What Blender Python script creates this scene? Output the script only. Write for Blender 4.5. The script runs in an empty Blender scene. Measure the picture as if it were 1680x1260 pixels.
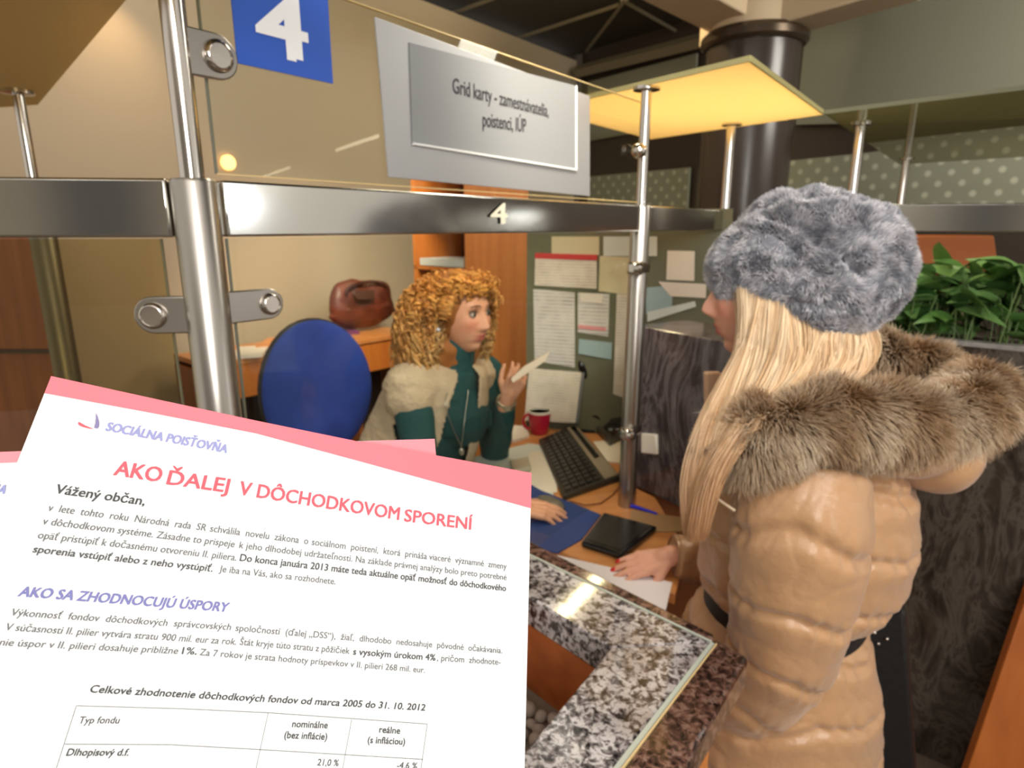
import bpy, math, random
import numpy as np
from mathutils import Vector, Matrix, noise, Euler
random.seed(7); rng = np.random.default_rng(11)
SC = bpy.context.scene
COL = SC.collection

# ------------------------------------------------------------ camera, world, light
F, H, PITCH = 1031.0, 1.55, math.radians(14.05)
cp, sp = math.cos(PITCH), math.sin(PITCH)
cam_d = bpy.data.cameras.new('camera'); cam = bpy.data.objects.new('camera', cam_d); COL.objects.link(cam)
cam.location = (0, 0, H); cam.rotation_euler = (math.pi/2 - PITCH, 0, 0)
cam_d.lens = 36*F/1680; cam_d.clip_start = 0.02; cam_d.clip_end = 60
cam_d.dof.use_dof = True; cam_d.dof.focus_distance = 0.262; cam_d.dof.aperture_fstop = 17
SC.camera = cam
SC.view_settings.view_transform = 'Standard'; SC.view_settings.look = 'None'
SC.view_settings.gamma = 1.0; SC.view_settings.use_curve_mapping = False
SC.view_settings.exposure = 0.2

w = bpy.data.worlds.new('hall_light'); SC.world = w; w.use_nodes = True
w.node_tree.nodes['Background'].inputs[0].default_value = (0.86, 0.80, 0.72, 1)
w.node_tree.nodes['Background'].inputs[1].default_value = 0.80

def area(name, loc, target, size, power, col=(1, 1, 1), sy=None, spread=None):
    l = bpy.data.lights.new(name, 'AREA'); l.energy = power; l.color = col
    l.shape = 'RECTANGLE'; l.size = size; l.size_y = sy or size
    if spread: l.spread = spread
    o = bpy.data.objects.new(name, l); COL.objects.link(o); o.location = loc
    o.rotation_euler = (Vector(target) - Vector(loc)).to_track_quat('-Z', 'Y').to_euler()
    return o
def spot(name, loc, target, power, col, angle=60, blend=.8, size=.05):
    l = bpy.data.lights.new(name, 'SPOT'); l.energy = power; l.color = col
    l.spot_size = math.radians(angle); l.spot_blend = blend; l.shadow_soft_size = size
    o = bpy.data.objects.new(name, l); COL.objects.link(o); o.location = loc
    o.rotation_euler = (Vector(target) - Vector(loc)).to_track_quat('-Z', 'Y').to_euler()
    return o
area('hall_ceiling_light', (0.4, -0.6, 3.0), (0.3, 1.6, 1.0), 2.2, 16, (1, .965, .92))
area('bounced_flash', (0.5, -1.7, 2.05), (0.4, 1.4, 1.2), 0.7, 30, (1, .985, .96))
area('camera_flash', (0.06, -0.05, H+.42), (0.25, 2.0, 1.3), 0.06, 0.9, (.96, .98, 1))
area('office_ceiling_light', (0.45, 2.0, 2.9), (-0.1, 2.2, .8), 0.35, 26, (1, .88, .70), sy=1.4)
area('rear_office_light', (-1.6, 3.0, 2.9), (-1.6, 4.2, 1.2), 1.0, 5, (1, .90, .74))
spot('rear_wall_fill_spot', (-.55, 2.9, 2.3), (-1.15, 4.1, 1.15), 150, (1, .84, .62), 62, .9, .15)  # unseen warm spot added to brighten the lower rear wall
spot('canopy_fill_spot', (1.0, 1.95, 2.75), (.72, 1.95, 1.87), 19, (1, .95, .86), 80, .8)  # unseen spot added to make the golden canopy glow
spot('customer_fill_spot', (1.5, -.6, 2.8), (.50, 1.05, 1.25), 95, (1, .96, .90), 40, .7, .12)  # unseen spot added to brighten the customer and her coat
spot('clerk_fill_spot', (.18, .85, 2.35), (-.05, 2.05, 1.05), 75, (1, .90, .76), 48, .8, .12)  # unseen spot added to light the clerk from the front
spot('wall_washer', (-2.1, 2.35, 2.75), (-2.45, 2.75, 2.25), 5, (1, .68, .36), 70, 1.0)
area('back_hall_light', (3.4, 2.2, 3.1), (2.5, 4.6, 1.9), 1.2, 80, (1, .95, .85))

# ------------------------------------------------------------ sight lines onto planes of the room
def ray(x, y):
    u, v = x-840.0, 630.0-y
    return np.array([u, F*cp + v*sp, -F*sp + v*cp])
CAM = np.array([0, 0, H])
def pz(x, y, z): d = ray(x, y); return CAM + d*((z-H)/d[2])
def py(x, y, Y): d = ray(x, y); return CAM + d*(Y/d[1])
def pn(x, y, n, c): d = ray(x, y); return CAM + d*(c/(n[0]*d[0]+n[1]*d[1]))
def V(*a): return np.array(a, float)
def unit(v): v = np.asarray(v, float); return v/np.linalg.norm(v)

# ------------------------------------------------------------ materials
def lin(c):
    o = []
    for k in c:
        k = k/255.0
        o.append(k/12.92 if k <= .04045 else ((k+.055)/1.055)**2.4)
    return (o[0], o[1], o[2], 1)
MATS = {}
def mat(name, col, rough=.6, metal=0, var=0, vscale=8, bump=0, bscale=60, **kw):
    if name in MATS: return MATS[name]
    m = bpy.data.materials.new(name); m.use_nodes = True; nt = m.node_tree; N = nt.nodes; L = nt.links
    b = N['Principled BSDF']; b.inputs['Base Color'].default_value = lin(col)
    b.inputs['Roughness'].default_value = rough; b.inputs['Metallic'].default_value = metal
    for k, v in kw.items(): b.inputs[k].default_value = v
    tc = N.new('ShaderNodeTexCoord')
    if var:
        n = N.new('ShaderNodeTexNoise'); n.inputs['Scale'].default_value = vscale; n.inputs['Detail'].default_value = 4
        L.new(tc.outputs['Object'], n.inputs['Vector'])
        r = N.new('ShaderNodeValToRGB'); c = lin(col)
        r.color_ramp.elements[0].position = .3; r.color_ramp.elements[1].position = .7
        r.color_ramp.elements[0].color = tuple(max(0, k*(1-var)) for k in c[:3])+(1,)
        r.color_ramp.elements[1].color = tuple(min(1, k*(1+var)) for k in c[:3])+(1,)
        L.new(n.outputs['Fac'], r.inputs['Fac']); L.new(r.outputs['Color'], b.inputs['Base Color'])
    if bump:
        n = N.new('ShaderNodeTexNoise'); n.inputs['Scale'].default_value = bscale; n.inputs['Detail'].default_value = 3
        L.new(tc.outputs['Object'], n.inputs['Vector'])
        bp = N.new('ShaderNodeBump'); bp.inputs['Strength'].default_value = bump; bp.inputs['Distance'].default_value = .01
        L.new(n.outputs['Fac'], bp.inputs['Height']); L.new(bp.outputs['Normal'], b.inputs['Normal'])
    MATS[name] = m; return m
def ramp(nt, stops, interp='LINEAR'):
    r = nt.nodes.new('ShaderNodeValToRGB'); e = r.color_ramp.elements; r.color_ramp.interpolation = interp
    while len(e) > 1: e.remove(e[-1])
    e[0].position = stops[0][0]; e[0].color = lin(stops[0][1])
    for p, c in stops[1:]:
        k = e.new(p); k.color = lin(c)
    return r
def wood(name, a, b_, axis='X', scale=2.2, rough=.35):
    m = mat(name, a, rough); nt = m.node_tree; N = nt.nodes; L = nt.links; b = N['Principled BSDF']
    tc = N.new('ShaderNodeTexCoord'); mp = N.new('ShaderNodeMapping')
    s = {'X': (1, 14, 14), 'Y': (14, 1, 14), 'Z': (14, 14, 1)}[axis]; mp.inputs['Scale'].default_value = s
    n = N.new('ShaderNodeTexNoise'); n.inputs['Scale'].default_value = scale; n.inputs['Detail'].default_value = 6
    r = ramp(nt, [(.3, a), (.7, b_)])
    L.new(tc.outputs['Object'], mp.inputs[0]); L.new(mp.outputs[0], n.inputs['Vector']); L.new(n.outputs['Fac'], r.inputs['Fac'])
    L.new(r.outputs['Color'], b.inputs['Base Color']); return m
def speckle_granite(name, tint=False, scale=70):
    m = mat(name, (120, 115, 112), .07); nt = m.node_tree; N = nt.nodes; L = nt.links; b = N['Principled BSDF']
    tc = N.new('ShaderNodeTexCoord')
    n = N.new('ShaderNodeTexNoise'); n.inputs['Scale'].default_value = scale; n.inputs['Detail'].default_value = 5; n.inputs['Roughness'].default_value = .65
    n.inputs['Distortion'].default_value = .6
    L.new(tc.outputs['Object'], n.inputs['Vector'])
    if tint:
        r = ramp(nt, [(.36, (28, 22, 20)), (.46, (78, 56, 48)), (.54, (120, 86, 72)), (.64, (150, 125, 112)), (.72, (70, 52, 46))])
    else:
        r = ramp(nt, [(.36, (34, 32, 36)), (.44, (92, 84, 84)), (.50, (150, 142, 140)), (.56, (208, 204, 202)), (.66, (186, 178, 176)), (.76, (120, 100, 96))])
    L.new(n.outputs['Fac'], r.inputs['Fac'])
    v = N.new('ShaderNodeTexVoronoi'); v.inputs['Scale'].default_value = scale*1.1; L.new(tc.outputs['Object'], v.inputs['Vector'])
    r2 = ramp(nt, [(.0, (40, 36, 40)), (.24, (70, 55, 55)), (.30, (255, 255, 255))])
    L.new(v.outputs['Distance'], r2.inputs['Fac'])
    mx = N.new('ShaderNodeMix'); mx.data_type = 'RGBA'; mx.blend_type = 'MULTIPLY'; mx.inputs['Factor'].default_value = .75
    L.new(r.outputs['Color'], mx.inputs[6]); L.new(r2.outputs['Color'], mx.inputs[7])
    n3 = N.new('ShaderNodeTexNoise'); n3.inputs['Scale'].default_value = 9; L.new(tc.outputs['Object'], n3.inputs['Vector'])
    r3 = ramp(nt, [(.4, (150, 135, 128)), (.6, (255, 255, 255))]); L.new(n3.outputs['Fac'], r3.inputs['Fac'])
    m2 = N.new('ShaderNodeMix'); m2.data_type = 'RGBA'; m2.blend_type = 'MULTIPLY'; m2.inputs['Factor'].default_value = .6
    L.new(mx.outputs[2], m2.inputs[6]); L.new(r3.outputs['Color'], m2.inputs[7])
    L.new(m2.outputs[2], b.inputs['Base Color']); return m
def swirl_granite(name, stops, scale=4, dist=3.5, rough=.16):
    m = mat(name, (70, 62, 62), rough); nt = m.node_tree; N = nt.nodes; L = nt.links; b = N['Principled BSDF']
    tc = N.new('ShaderNodeTexCoord'); mp = N.new('ShaderNodeMapping'); mp.inputs['Scale'].default_value = (1.6, 1.6, .8); mp.inputs['Rotation'].default_value = (.3, .5, .2)
    n = N.new('ShaderNodeTexNoise'); n.inputs['Scale'].default_value = scale; n.inputs['Detail'].default_value = 9; n.inputs['Roughness'].default_value = .62; n.inputs['Distortion'].default_value = dist
    r = ramp(nt, stops)
    L.new(tc.outputs['Object'], mp.inputs[0]); L.new(mp.outputs[0], n.inputs['Vector']); L.new(n.outputs['Fac'], r.inputs['Fac'])
    L.new(r.outputs['Color'], b.inputs['Base Color']); return m
def glass(name, tint=(235, 240, 235), refl=1.0, milky=0.0, milk=(200, 200, 190)):
    m = bpy.data.materials.new(name); m.use_nodes = True; nt = m.node_tree; N = nt.nodes; L = nt.links
    N.remove(N['Principled BSDF']); out = N['Material Output']
    tr = N.new('ShaderNodeBsdfTransparent'); tr.inputs[0].default_value = lin(tint)
    gl = N.new('ShaderNodeBsdfGlossy'); gl.inputs['Roughness'].default_value = .01; gl.inputs[0].default_value = (.95, .95, .92, 1)
    fr = N.new('ShaderNodeFresnel'); fr.inputs[0].default_value = 1.45
    mu = N.new('ShaderNodeMath'); mu.operation = 'MULTIPLY'; L.new(fr.outputs[0], mu.inputs[0])
    ge = N.new('ShaderNodeNewGeometry'); fb = N.new('ShaderNodeMath'); fb.operation = 'MULTIPLY_ADD'; fb.inputs[1].default_value = -refl; fb.inputs[2].default_value = refl
    L.new(ge.outputs['Backfacing'], fb.inputs[0]); L.new(fb.outputs[0], mu.inputs[1])     # only the front face mirrors
    mx = N.new('ShaderNodeMixShader'); L.new(mu.outputs[0], mx.inputs[0]); L.new(tr.outputs[0], mx.inputs[1]); L.new(gl.outputs[0], mx.inputs[2])
    last = mx
    if milky:
        df = N.new('ShaderNodeBsdfDiffuse'); df.inputs[0].default_value = lin(milk)
        tl = N.new('ShaderNodeBsdfTranslucent'); tl.inputs[0].default_value = lin(milk)
        a = N.new('ShaderNodeMixShader'); a.inputs[0].default_value = .6; L.new(df.outputs[0], a.inputs[1]); L.new(tl.outputs[0], a.inputs[2])
        m2 = N.new('ShaderNodeMixShader'); m2.inputs[0].default_value = milky; L.new(mx.outputs[0], m2.inputs[1]); L.new(a.outputs[0], m2.inputs[2]); last = m2
    L.new(last.outputs[0], out.inputs[0]); MATS[name] = m; return m
def attr_mat(name, rough=.5, sheen=0, spec=.3, aniso=False, base=None):
    """base colour from the mesh's own colour attribute (hair, fur, skin tints)"""
    m = mat(name, (128, 128, 128), rough); nt = m.node_tree; b = nt.nodes['Principled BSDF']
    a = nt.nodes.new('ShaderNodeAttribute'); a.attribute_name = 'hue'
    nt.links.new(a.outputs['Color'], b.inputs['Base Color'])
    b.inputs['Specular IOR Level'].default_value = spec
    if sheen: b.inputs['Sheen Weight'].default_value = sheen
    return m
def emit(name, col, s):
    m = bpy.data.materials.new(name); m.use_nodes = True; b = m.node_tree.nodes['Principled BSDF']
    b.inputs['Base Color'].default_value = lin(col); b.inputs['Emission Color'].default_value = lin(col); b.inputs['Emission Strength'].default_value = s
    MATS[name] = m; return m

# ------------------------------------------------------------ mesh building
ORG = {}
class MB:
    def __init__(s): s.v = []; s.f = []; s.c = None
    def add(s, v, f):
        o = len(s.v); s.v.extend([tuple(map(float, p)) for p in v]); s.f.extend([tuple(i+o for i in q) for q in f]); return s
    def box(s, c, size, ax=None):
        ax = ax or (V(1, 0, 0), V(0, 1, 0), V(0, 0, 1)); c = np.asarray(c, float); v = []
        for i in (-1, 1):
            for j in (-1, 1):
                for k in (-1, 1): v.append(c + ax[0]*i*size[0]/2 + ax[1]*j*size[1]/2 + ax[2]*k*size[2]/2)
        return s.add(v, [(0, 1, 3, 2), (4, 6, 7, 5), (0, 4, 5, 1), (2, 3, 7, 6), (0, 2, 6, 4), (1, 5, 7, 3)])
    def slab(s, pts, ext):
        """polygon extruded by a vector"""
        pts = [np.asarray(p, float) for p in pts]; n = len(pts); ext = np.asarray(ext, float)
        v = pts + [p+ext for p in pts]
        f = [tuple(range(n-1, -1, -1)), tuple(range(n, 2*n))] + [(i, (i+1) % n, n+(i+1) % n, n+i) for i in range(n)]
        return s.add(v, f)
    def tube(s, pts, r, n=12, caps=True, flat=None):
        pts = [np.asarray(p, float) for p in pts]; m = len(pts)
        r = list(r) if hasattr(r, '__len__') else [r]*m
        v = []; ref = None
        for i, p in enumerate(pts):
            t = unit(pts[min(i+1, m-1)] - pts[max(i-1, 0)])
            if ref is None: ref = V(0, 0, 1) if abs(t[2]) < .9 else V(1, 0, 0)
            a = unit(ref - t*np.dot(ref, t)); b = np.cross(t, a); ref = a
            for k in range(n):
                an = 2*math.pi*k/n; v.append(p + r[i]*(a*math.cos(an) + b*math.sin(an)*(flat or 1)))
        f = [(i*n+k, i*n+(k+1) % n, (i+1)*n+(k+1) % n, (i+1)*n+k) for i in range(m-1) for k in range(n)]
        if caps: f += [tuple(range(n-1, -1, -1)), tuple((m-1)*n+k for k in range(n))]
        return s.add(v, f)
    def lathe(s, prof, base, n=24, axis=(0, 0, 1)):
        ax = unit(axis); a = unit(np.cross(ax, V(1, 0, 0) if abs(ax[0]) < .9 else V(0, 1, 0))); b = np.cross(ax, a); base = np.asarray(base, float)
        v = [base + ax*h + r*(a*math.cos(2*math.pi*k/n) + b*math.sin(2*math.pi*k/n)) for r, h in prof for k in range(n)]
        m = len(prof)
        f = [(i*n+k, i*n+(k+1) % n, (i+1)*n+(k+1) % n, (i+1)*n+k) for i in range(m-1) for k in range(n)]
        f += [tuple(range(n-1, -1, -1)), tuple((m-1)*n+k for k in range(n))]
        return s.add(v, f)
    def ball(s, c, r, n=16, m=10, ax=None):
        r = r if hasattr(r, '__len__') else (r, r, r); ax = ax or (V(1, 0, 0), V(0, 1, 0), V(0, 0, 1)); c = np.asarray(c, float)
        v = [c + ax[2]*r[2]]
        for i in range(1, m):
            t = math.pi*i/m
            for k in range(n):
                p = 2*math.pi*k/n; v.append(c + ax[0]*r[0]*math.sin(t)*math.cos(p) + ax[1]*r[1]*math.sin(t)*math.sin(p) + ax[2]*r[2]*math.cos(t))
        v.append(c - ax[2]*r[2]); e = len(v)-1
        f = [(0, 1+k, 1+(k+1) % n) for k in range(n)]
        f += [(1+i*n+k, 1+(i+1)*n+k, 1+(i+1)*n+(k+1) % n, 1+i*n+(k+1) % n) for i in range(m-2) for k in range(n)]
        f += [(e, 1+(m-2)*n+(k+1) % n, 1+(m-2)*n+k) for k in range(n)]
        return s.add(v, f)
    def capsule(s, a, b, ra, rb, n=12):
        a = np.asarray(a, float); b = np.asarray(b, float); t = unit(b-a)
        P = [a-t*ra*.98, a-t*ra*.8, a-t*ra*.4, a, b, b+t*rb*.4, b+t*rb*.8, b+t*rb*.98]
        R = [ra*.15, ra*.6, ra*.92, ra, rb, rb*.92, rb*.6, rb*.15]
        return s.tube(P, R, n)
    def build(s, name, m, parent=None, label=None, cat=None, group=None, kind=None, smooth=True, bevel=0, org=None, seg=2):
        P = np.array(s.v, float)
        if parent is not None: o0 = ORG[parent.name]
        elif org is not None: o0 = np.asarray(org, float)
        else: o0 = np.array([(P[:, 0].min()+P[:, 0].max())/2, (P[:, 1].min()+P[:, 1].max())/2, P[:, 2].min()])
        me = bpy.data.meshes.new(name); me.from_pydata([tuple(p) for p in (P-o0)], [], s.f); me.update()
        return link(name, me, m, parent, o0, label, cat, group, kind, smooth, bevel, seg)
def link(name, me, m, parent, o0, label=None, cat=None, group=None, kind=None, smooth=True, bevel=0, seg=2):
    o = bpy.data.objects.new(name, me); COL.objects.link(o)
    if m is not None and not me.materials: me.materials.append(m)
    if parent is not None: o.parent = parent; ORG[o.name] = np.asarray(o0, float)
    else: o.location = tuple(o0); ORG[o.name] = np.asarray(o0, float)
    if smooth:
        me.polygons.foreach_set('use_smooth', [True]*len(me.polygons)); me.set_sharp_from_angle(angle=math.radians(38))
    if bevel:
        b = o.modifiers.new('bevel', 'BEVEL'); b.width = bevel; b.segments = seg; b.limit_method = 'ANGLE'; b.angle_limit = math.radians(35)
    tag(o, label, cat, group, kind); return o
def tag(o, label=None, cat=None, group=None, kind=None):
    if label: o['label'] = label
    if cat: o['category'] = cat
    if group: o['group'] = group
    if kind: o['kind'] = kind
    return o
def thing(name, label, cat, org, group=None):
    o = bpy.data.objects.new(name, None); COL.objects.link(o); o.location = tuple(map(float, org)); o.empty_display_size = .05
    ORG[o.name] = np.asarray(org, float); return tag(o, label, cat, group)
def quadmesh(name, verts, quads, m, parent, hue=None, label=None, cat=None, kind=None, tri=False, smooth=True, org=None, group=None):
    """fast numpy mesh: verts (n,3), quads (m,3|4), optional per-vertex colour"""
    o0 = ORG[parent.name] if parent is not None else np.asarray(org, float)
    me = bpy.data.meshes.new(name); nv = len(verts); q = np.asarray(quads, np.int32); k = q.shape[1]
    me.vertices.add(nv); me.vertices.foreach_set('co', (np.asarray(verts)-o0).astype(np.float32).ravel())
    me.loops.add(q.size); me.loops.foreach_set('vertex_index', q.ravel())
    me.polygons.add(len(q)); me.polygons.foreach_set('loop_start', np.arange(0, q.size, k, dtype=np.int32))
    me.update(calc_edges=True); me.validate()
    if hue is not None:
        a = me.color_attributes.new('hue', 'FLOAT_COLOR', 'POINT')
        h = np.ones((nv, 4), np.float32); h[:, :3] = hue; a.data.foreach_set('color', h.ravel())
    o = bpy.data.objects.new(name, me); COL.objects.link(o); me.materials.append(m)
    if smooth: me.polygons.foreach_set('use_smooth', [True]*len(me.polygons))
    if parent is not None: o.parent = parent
    else: o.location = tuple(o0)
    ORG[o.name] = o0; return tag(o, label, cat, group, kind)
def strands(name, P, R, sides, m, parent, hue=None, **kw):
    """P (N,S,3) centre lines, R (N,S) radii -> N thin tubes in one mesh; hue (N,S,3)"""
    N, S, _ = P.shape; T = np.gradient(P, axis=1); T /= np.linalg.norm(T, axis=2, keepdims=True)+1e-9
    ref = np.tile(V(.31, .23, .92), (N, S, 1)); A = np.cross(T, ref); A /= np.linalg.norm(A, axis=2, keepdims=True)+1e-9; B = np.cross(T, A)
    an = np.arange(sides)*2*math.pi/sides
    vv = P[:, :, None, :] + R[:, :, None, None]*(A[:, :, None, :]*np.cos(an)[None, None, :, None] + B[:, :, None, :]*np.sin(an)[None, None, :, None])
    idx = np.arange(N*S*sides).reshape(N, S, sides)
    a = idx[:, :-1, :]; b = np.roll(idx, -1, 2)[:, :-1, :]; c = np.roll(idx, -1, 2)[:, 1:, :]; d = idx[:, 1:, :]
    q = np.stack([a, b, c, d], -1).reshape(-1, 4)
    h = None if hue is None else np.repeat(hue[:, :, None, :], sides, 2).reshape(-1, 3)
    return quadmesh(name, vv.reshape(-1, 3), q, m, parent, h, **kw)
def remesh(mb, voxel, smooth=3, fac=.5):
    me = bpy.data.meshes.new('tmp'); me.from_pydata(mb.v, [], mb.f)
    o = bpy.data.objects.new('tmp', me); COL.objects.link(o)
    r = o.modifiers.new('r', 'REMESH'); r.mode = 'VOXEL'; r.voxel_size = voxel
    if smooth:
        s = o.modifiers.new('s', 'SMOOTH'); s.factor = fac; s.iterations = smooth
    dg = bpy.context.evaluated_depsgraph_get(); dg.update()
    ev = o.evaluated_get(dg).to_mesh()
    n = len(ev.vertices); v = np.empty(n*3, np.float32); ev.vertices.foreach_get('co', v)
    nr = np.empty(n*3, np.float32); ev.vertices.foreach_get('normal', nr)
    q = np.empty(len(ev.loops), np.int32); ev.loops.foreach_get('vertex_index', q)
    q = q.reshape(-1, 4)
    bpy.data.objects.remove(o); bpy.data.meshes.remove(me)
    return v.reshape(-1, 3).astype(float), q, nr.reshape(-1, 3).astype(float)
# lettering: glyph outlines of the built-in font laid between two end points
def glyphs(txt, bold=0.0, shear=0.0, sx=1.0):
    cu = bpy.data.curves.new('t', 'FONT'); cu.body = txt; cu.size = 1; cu.offset = bold; cu.shear = shear; cu.resolution_u = 3
    o = bpy.data.objects.new('t', cu); COL.objects.link(o); dg = bpy.context.evaluated_depsgraph_get(); dg.update()
    me = o.evaluated_get(dg).to_mesh(); v = np.array([(p.co.x, p.co.y) for p in me.vertices]); f = [tuple(p.vertices) for p in me.polygons]
    bpy.data.objects.remove(o); return v, f
def letter(mb, txt, a, b, up, size, bold=0.0, shear=0.0, lift=None):
    """a, b: baseline ends in space; up: vector of the letters' upright; size: em height in metres"""
    v, f = glyphs(txt, 0, shear)
    if not len(v): return
    x0, x1 = v[:, 0].min(), v[:, 0].max(); a = np.asarray(a, float); b = np.asarray(b, float); up = unit(up)
    ux = unit(b-a); sh = bold*size
    ln_ = unit(np.cross(ux, up)); eps = 1.2e-5; j = 0
    for k in (-1, -.5, 0, .5, 1) if bold > .012 else ((-1, 1) if bold else (0,)):
        j += 1
        P = a + (b-a)*((v[:, 0:1]-x0)/(x1-x0)) + up*size*v[:, 1:2] + ux*sh*k + ln_*eps*j
        mb.add(P, f)
        if bold > .012 and abs(k) == 1: j += 1; mb.add(P+up*sh*.6*k+ln_*eps, f)
# ============================================================ ROOM
D1 = V(.6, .8, 0); NR = V(.8, -.6, 0); D2 = V(.61, -.792, 0)      # rail direction, its normal towards the hall, booth depth direction
UP = V(0, 0, 1)
PL = V(-.373, .770, 0); PR = V(.340, 1.720, 0)                      # feet of the two near posts
steel = mat('polished_steel', (206, 200, 192), .16, 1.0, bump=.02, bscale=25)
steel_b = mat('brushed_steel', (176, 170, 162), .30, 1.0)
rail_m = mat('mirror_rail', (200, 198, 190), .14, 1.0, bump=.012, bscale=9)
wood_o = wood('beech_veneer', (206, 128, 58), (190, 110, 46), 'Z', 2)
wood_d = wood('beech_desk', (214, 148, 88), (198, 130, 70), 'X', 2.4)
wood_r = wood('brown_veneer', (168, 104, 60), (140, 82, 44), 'Z', 2)
wall_m = mat('cream_wall', (180, 165, 142), .9, bump=.05, bscale=40)
dark_m = mat('dark_brown_frame', (62, 51, 43), .5)
darkc = mat('dark_ceiling_paint', (58, 53, 42), .85)
cream = mat('cream_paint', (206, 190, 162), .8)

MB().box((0, 3.5, -.05), (12, 13, .1)).build('floor', mat('brown_tile_floor', (112, 98, 86), .35, var=.12, vscale=3), kind='structure')
# hall side behind the photographer: dark wall with pale windows, seen only in the steel
MB().slab([V(-6, -4.5, 0), V(6, -4.5, 0), V(6, -4.5, 3.35), V(-6, -4.5, 3.35)], V(0, -.1, 0)).build('wall_front', mat('hall_wall', (196, 188, 176), .7), kind='structure')
for i_, (x0_, x1_) in enumerate(((-4.6, -3.7), (-2.6, -1.9), (-.4, .9), (2.0, 2.5), (3.4, 4.8))):
    MB().slab([V(x0_, -4.49, .9), V(x1_, -4.49, .9), V(x1_, -4.49, 2.6), V(x0_, -4.49, 2.6)], V(0, .02, 0)).build('window_%d' % (10+i_), mat('dark_window', (96, 100, 110), .2), kind='structure')
# office rear wall, parallel to the rail
cw = -3.85
a = pn(-700, 330, NR, cw); b = pn(948, 100, NR, cw); a[2] = b[2] = 0
hz = (pn(700, 4, NR, cw)[2]+pn(948, 100, NR, cw)[2])/2
MB().slab([a, b, b+UP*hz, a+UP*hz], -NR*.12).build('wall_left', wall_m, kind='structure')
MB().box(b+UP*1.68+D1*.02, (.07, .07, 3.3)).build('trim_1', dark_m, kind='structure')
# hall end wall
M2 = unit(V(.792, .61, 0)); c2 = float(np.dot(M2, b+D1*.05)); W0 = b+D1*.05
MB().slab([W0-D2*.3, W0+D2*7, W0+D2*7+UP*3.35, W0-D2*.3+UP*3.35], M2*.15).build('wall_back', dark_m, kind='structure')
def wq(*px): return [pn(x, y, M2, c2-.03) for x, y in px]
panel_m = mat('grey_green_panel', (136, 136, 118), .35)
dotg = mat('dotted_glass', (140, 142, 122), .4)
def dots():
    nt = dotg.node_tree; N = nt.nodes; L = nt.links; b = N['Principled BSDF']
    tc = N.new('ShaderNodeTexCoord'); dt_ = N.new('ShaderNodeVectorMath'); dt_.operation = 'DOT_PRODUCT'; dt_.inputs[1].default_value = tuple(D2)
    sx_ = N.new('ShaderNodeSeparateXYZ'); cx_ = N.new('ShaderNodeCombineXYZ'); mp = N.new('ShaderNodeMapping'); mp.inputs['Rotation'].default_value = (0, 0, math.pi/4); mp.inputs['Scale'].default_value = (10, 10, 1)
    v = N.new('ShaderNodeTexVoronoi'); v.voronoi_dimensions = '2D'; v.inputs['Scale'].default_value = 1; v.inputs['Randomness'].default_value = 0
    r = ramp(nt, [(.0, (190, 190, 168)), (.15, (184, 184, 162)), (.26, (142, 144, 124))])
    L.new(tc.outputs['Object'], dt_.inputs[0]); L.new(tc.outputs['Object'], sx_.inputs[0]); L.new(dt_.outputs['Value'], cx_.inputs[0]); L.new(sx_.outputs['Z'], cx_.inputs[1])
    L.new(cx_.outputs[0], mp.inputs[0]); L.new(mp.outputs[0], v.inputs['Vector']); L.new(v.outputs['Distance'], r.inputs['Fac']); L.new(r.outputs['Color'], b.inputs['Base Color'])
dots()
k = 1
for px, m in (([(1325, 48), (1760, -62), (1760, 190), (1310, 205)], panel_m),
              ([(968, 135), (1146, 88), (1146, 200), (968, 232)], panel_m),
              ([(1300, 264), (1760, 215), (1760, 352), (1300, 352)], dotg),
              ([(968, 290), (1134, 275), (1134, 345), (968, 350)], dotg)):
    q = wq(*px); q2 = [q[0], q[1], V(q[1][0], q[1][1], q[2][2]), V(q[0][0], q[0][1], q[3][2])]
    MB().slab(q2, -M2*.03).build('window_%d' % k, m, kind='structure'); k += 1
# high ceiling with thin truss bars
MB().box((1.5, 4.2, 3.40), (9, 9, .1)).build('ceiling', darkc, kind='structure')
tm = mat('truss_paint', (128, 118, 96), .6); k = 2
for p, q in (((1028, -2), (962, 84)), ((1020, 0), (1108, 50)), ((850, 62), (1015, 8)), ((742, 22), (812, -4)), ((1060, -10), (1190, 60))):
    a1 = pz(*p, 3.3); b1 = pz(*q, 3.3)
    MB().tube([a1, b1], .016, 6).build('trim_%d' % k, tm, kind='structure'); k += 1
bb = [pn(945, 118, M2, c2-.2), pn(1182, 58, M2, c2-.2)]
MB().tube([bb[0], bb[1]], .06, 4).build('trim_%d' % k, tm, kind='structure'); k += 1
# pale roof beams that meet over the column
beam = mat('pale_beam', (206, 184, 152), .7)
cc = py(1235, 90, 4.45); cx, cy = cc[0], cc[1]
for s, e, wd in ((py(1225, 38, 4.5), py(1420, -22, 4.0), .3), (py(1220, 22, 4.5), py(1095, -48, 4.0), .34)):
    dd = unit(e-s); sd = np.cross(dd, UP)
    MB().box((s+e)/2, (np.linalg.norm(e-s)+.5, wd, .22), (dd, sd, UP)).build('trim_%d' % k, beam, kind='structure', bevel=.01); k += 1
t = thing('column', 'thick round dark brown column with a pale top behind the glass canopies', 'column', (cx, cy, 0))
MB().lathe([(.29, 0), (.29, 2.68)], (cx, cy, 0), 40).build('shaft', mat('dark_column', (58, 48, 42), .25), t)
MB().lathe([(.31, 0), (.33, .02), (.33, .06), (.30, .09)], (cx, cy, 2.66), 40).build('collar', mat('dark_band', (80, 66, 52), .3, .6), t)
MB().lathe([(.27, 0), (.27, .2), (.31, .26), (.31, .45)], (cx, cy, 2.75), 40).build('capital', beam, t)
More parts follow.
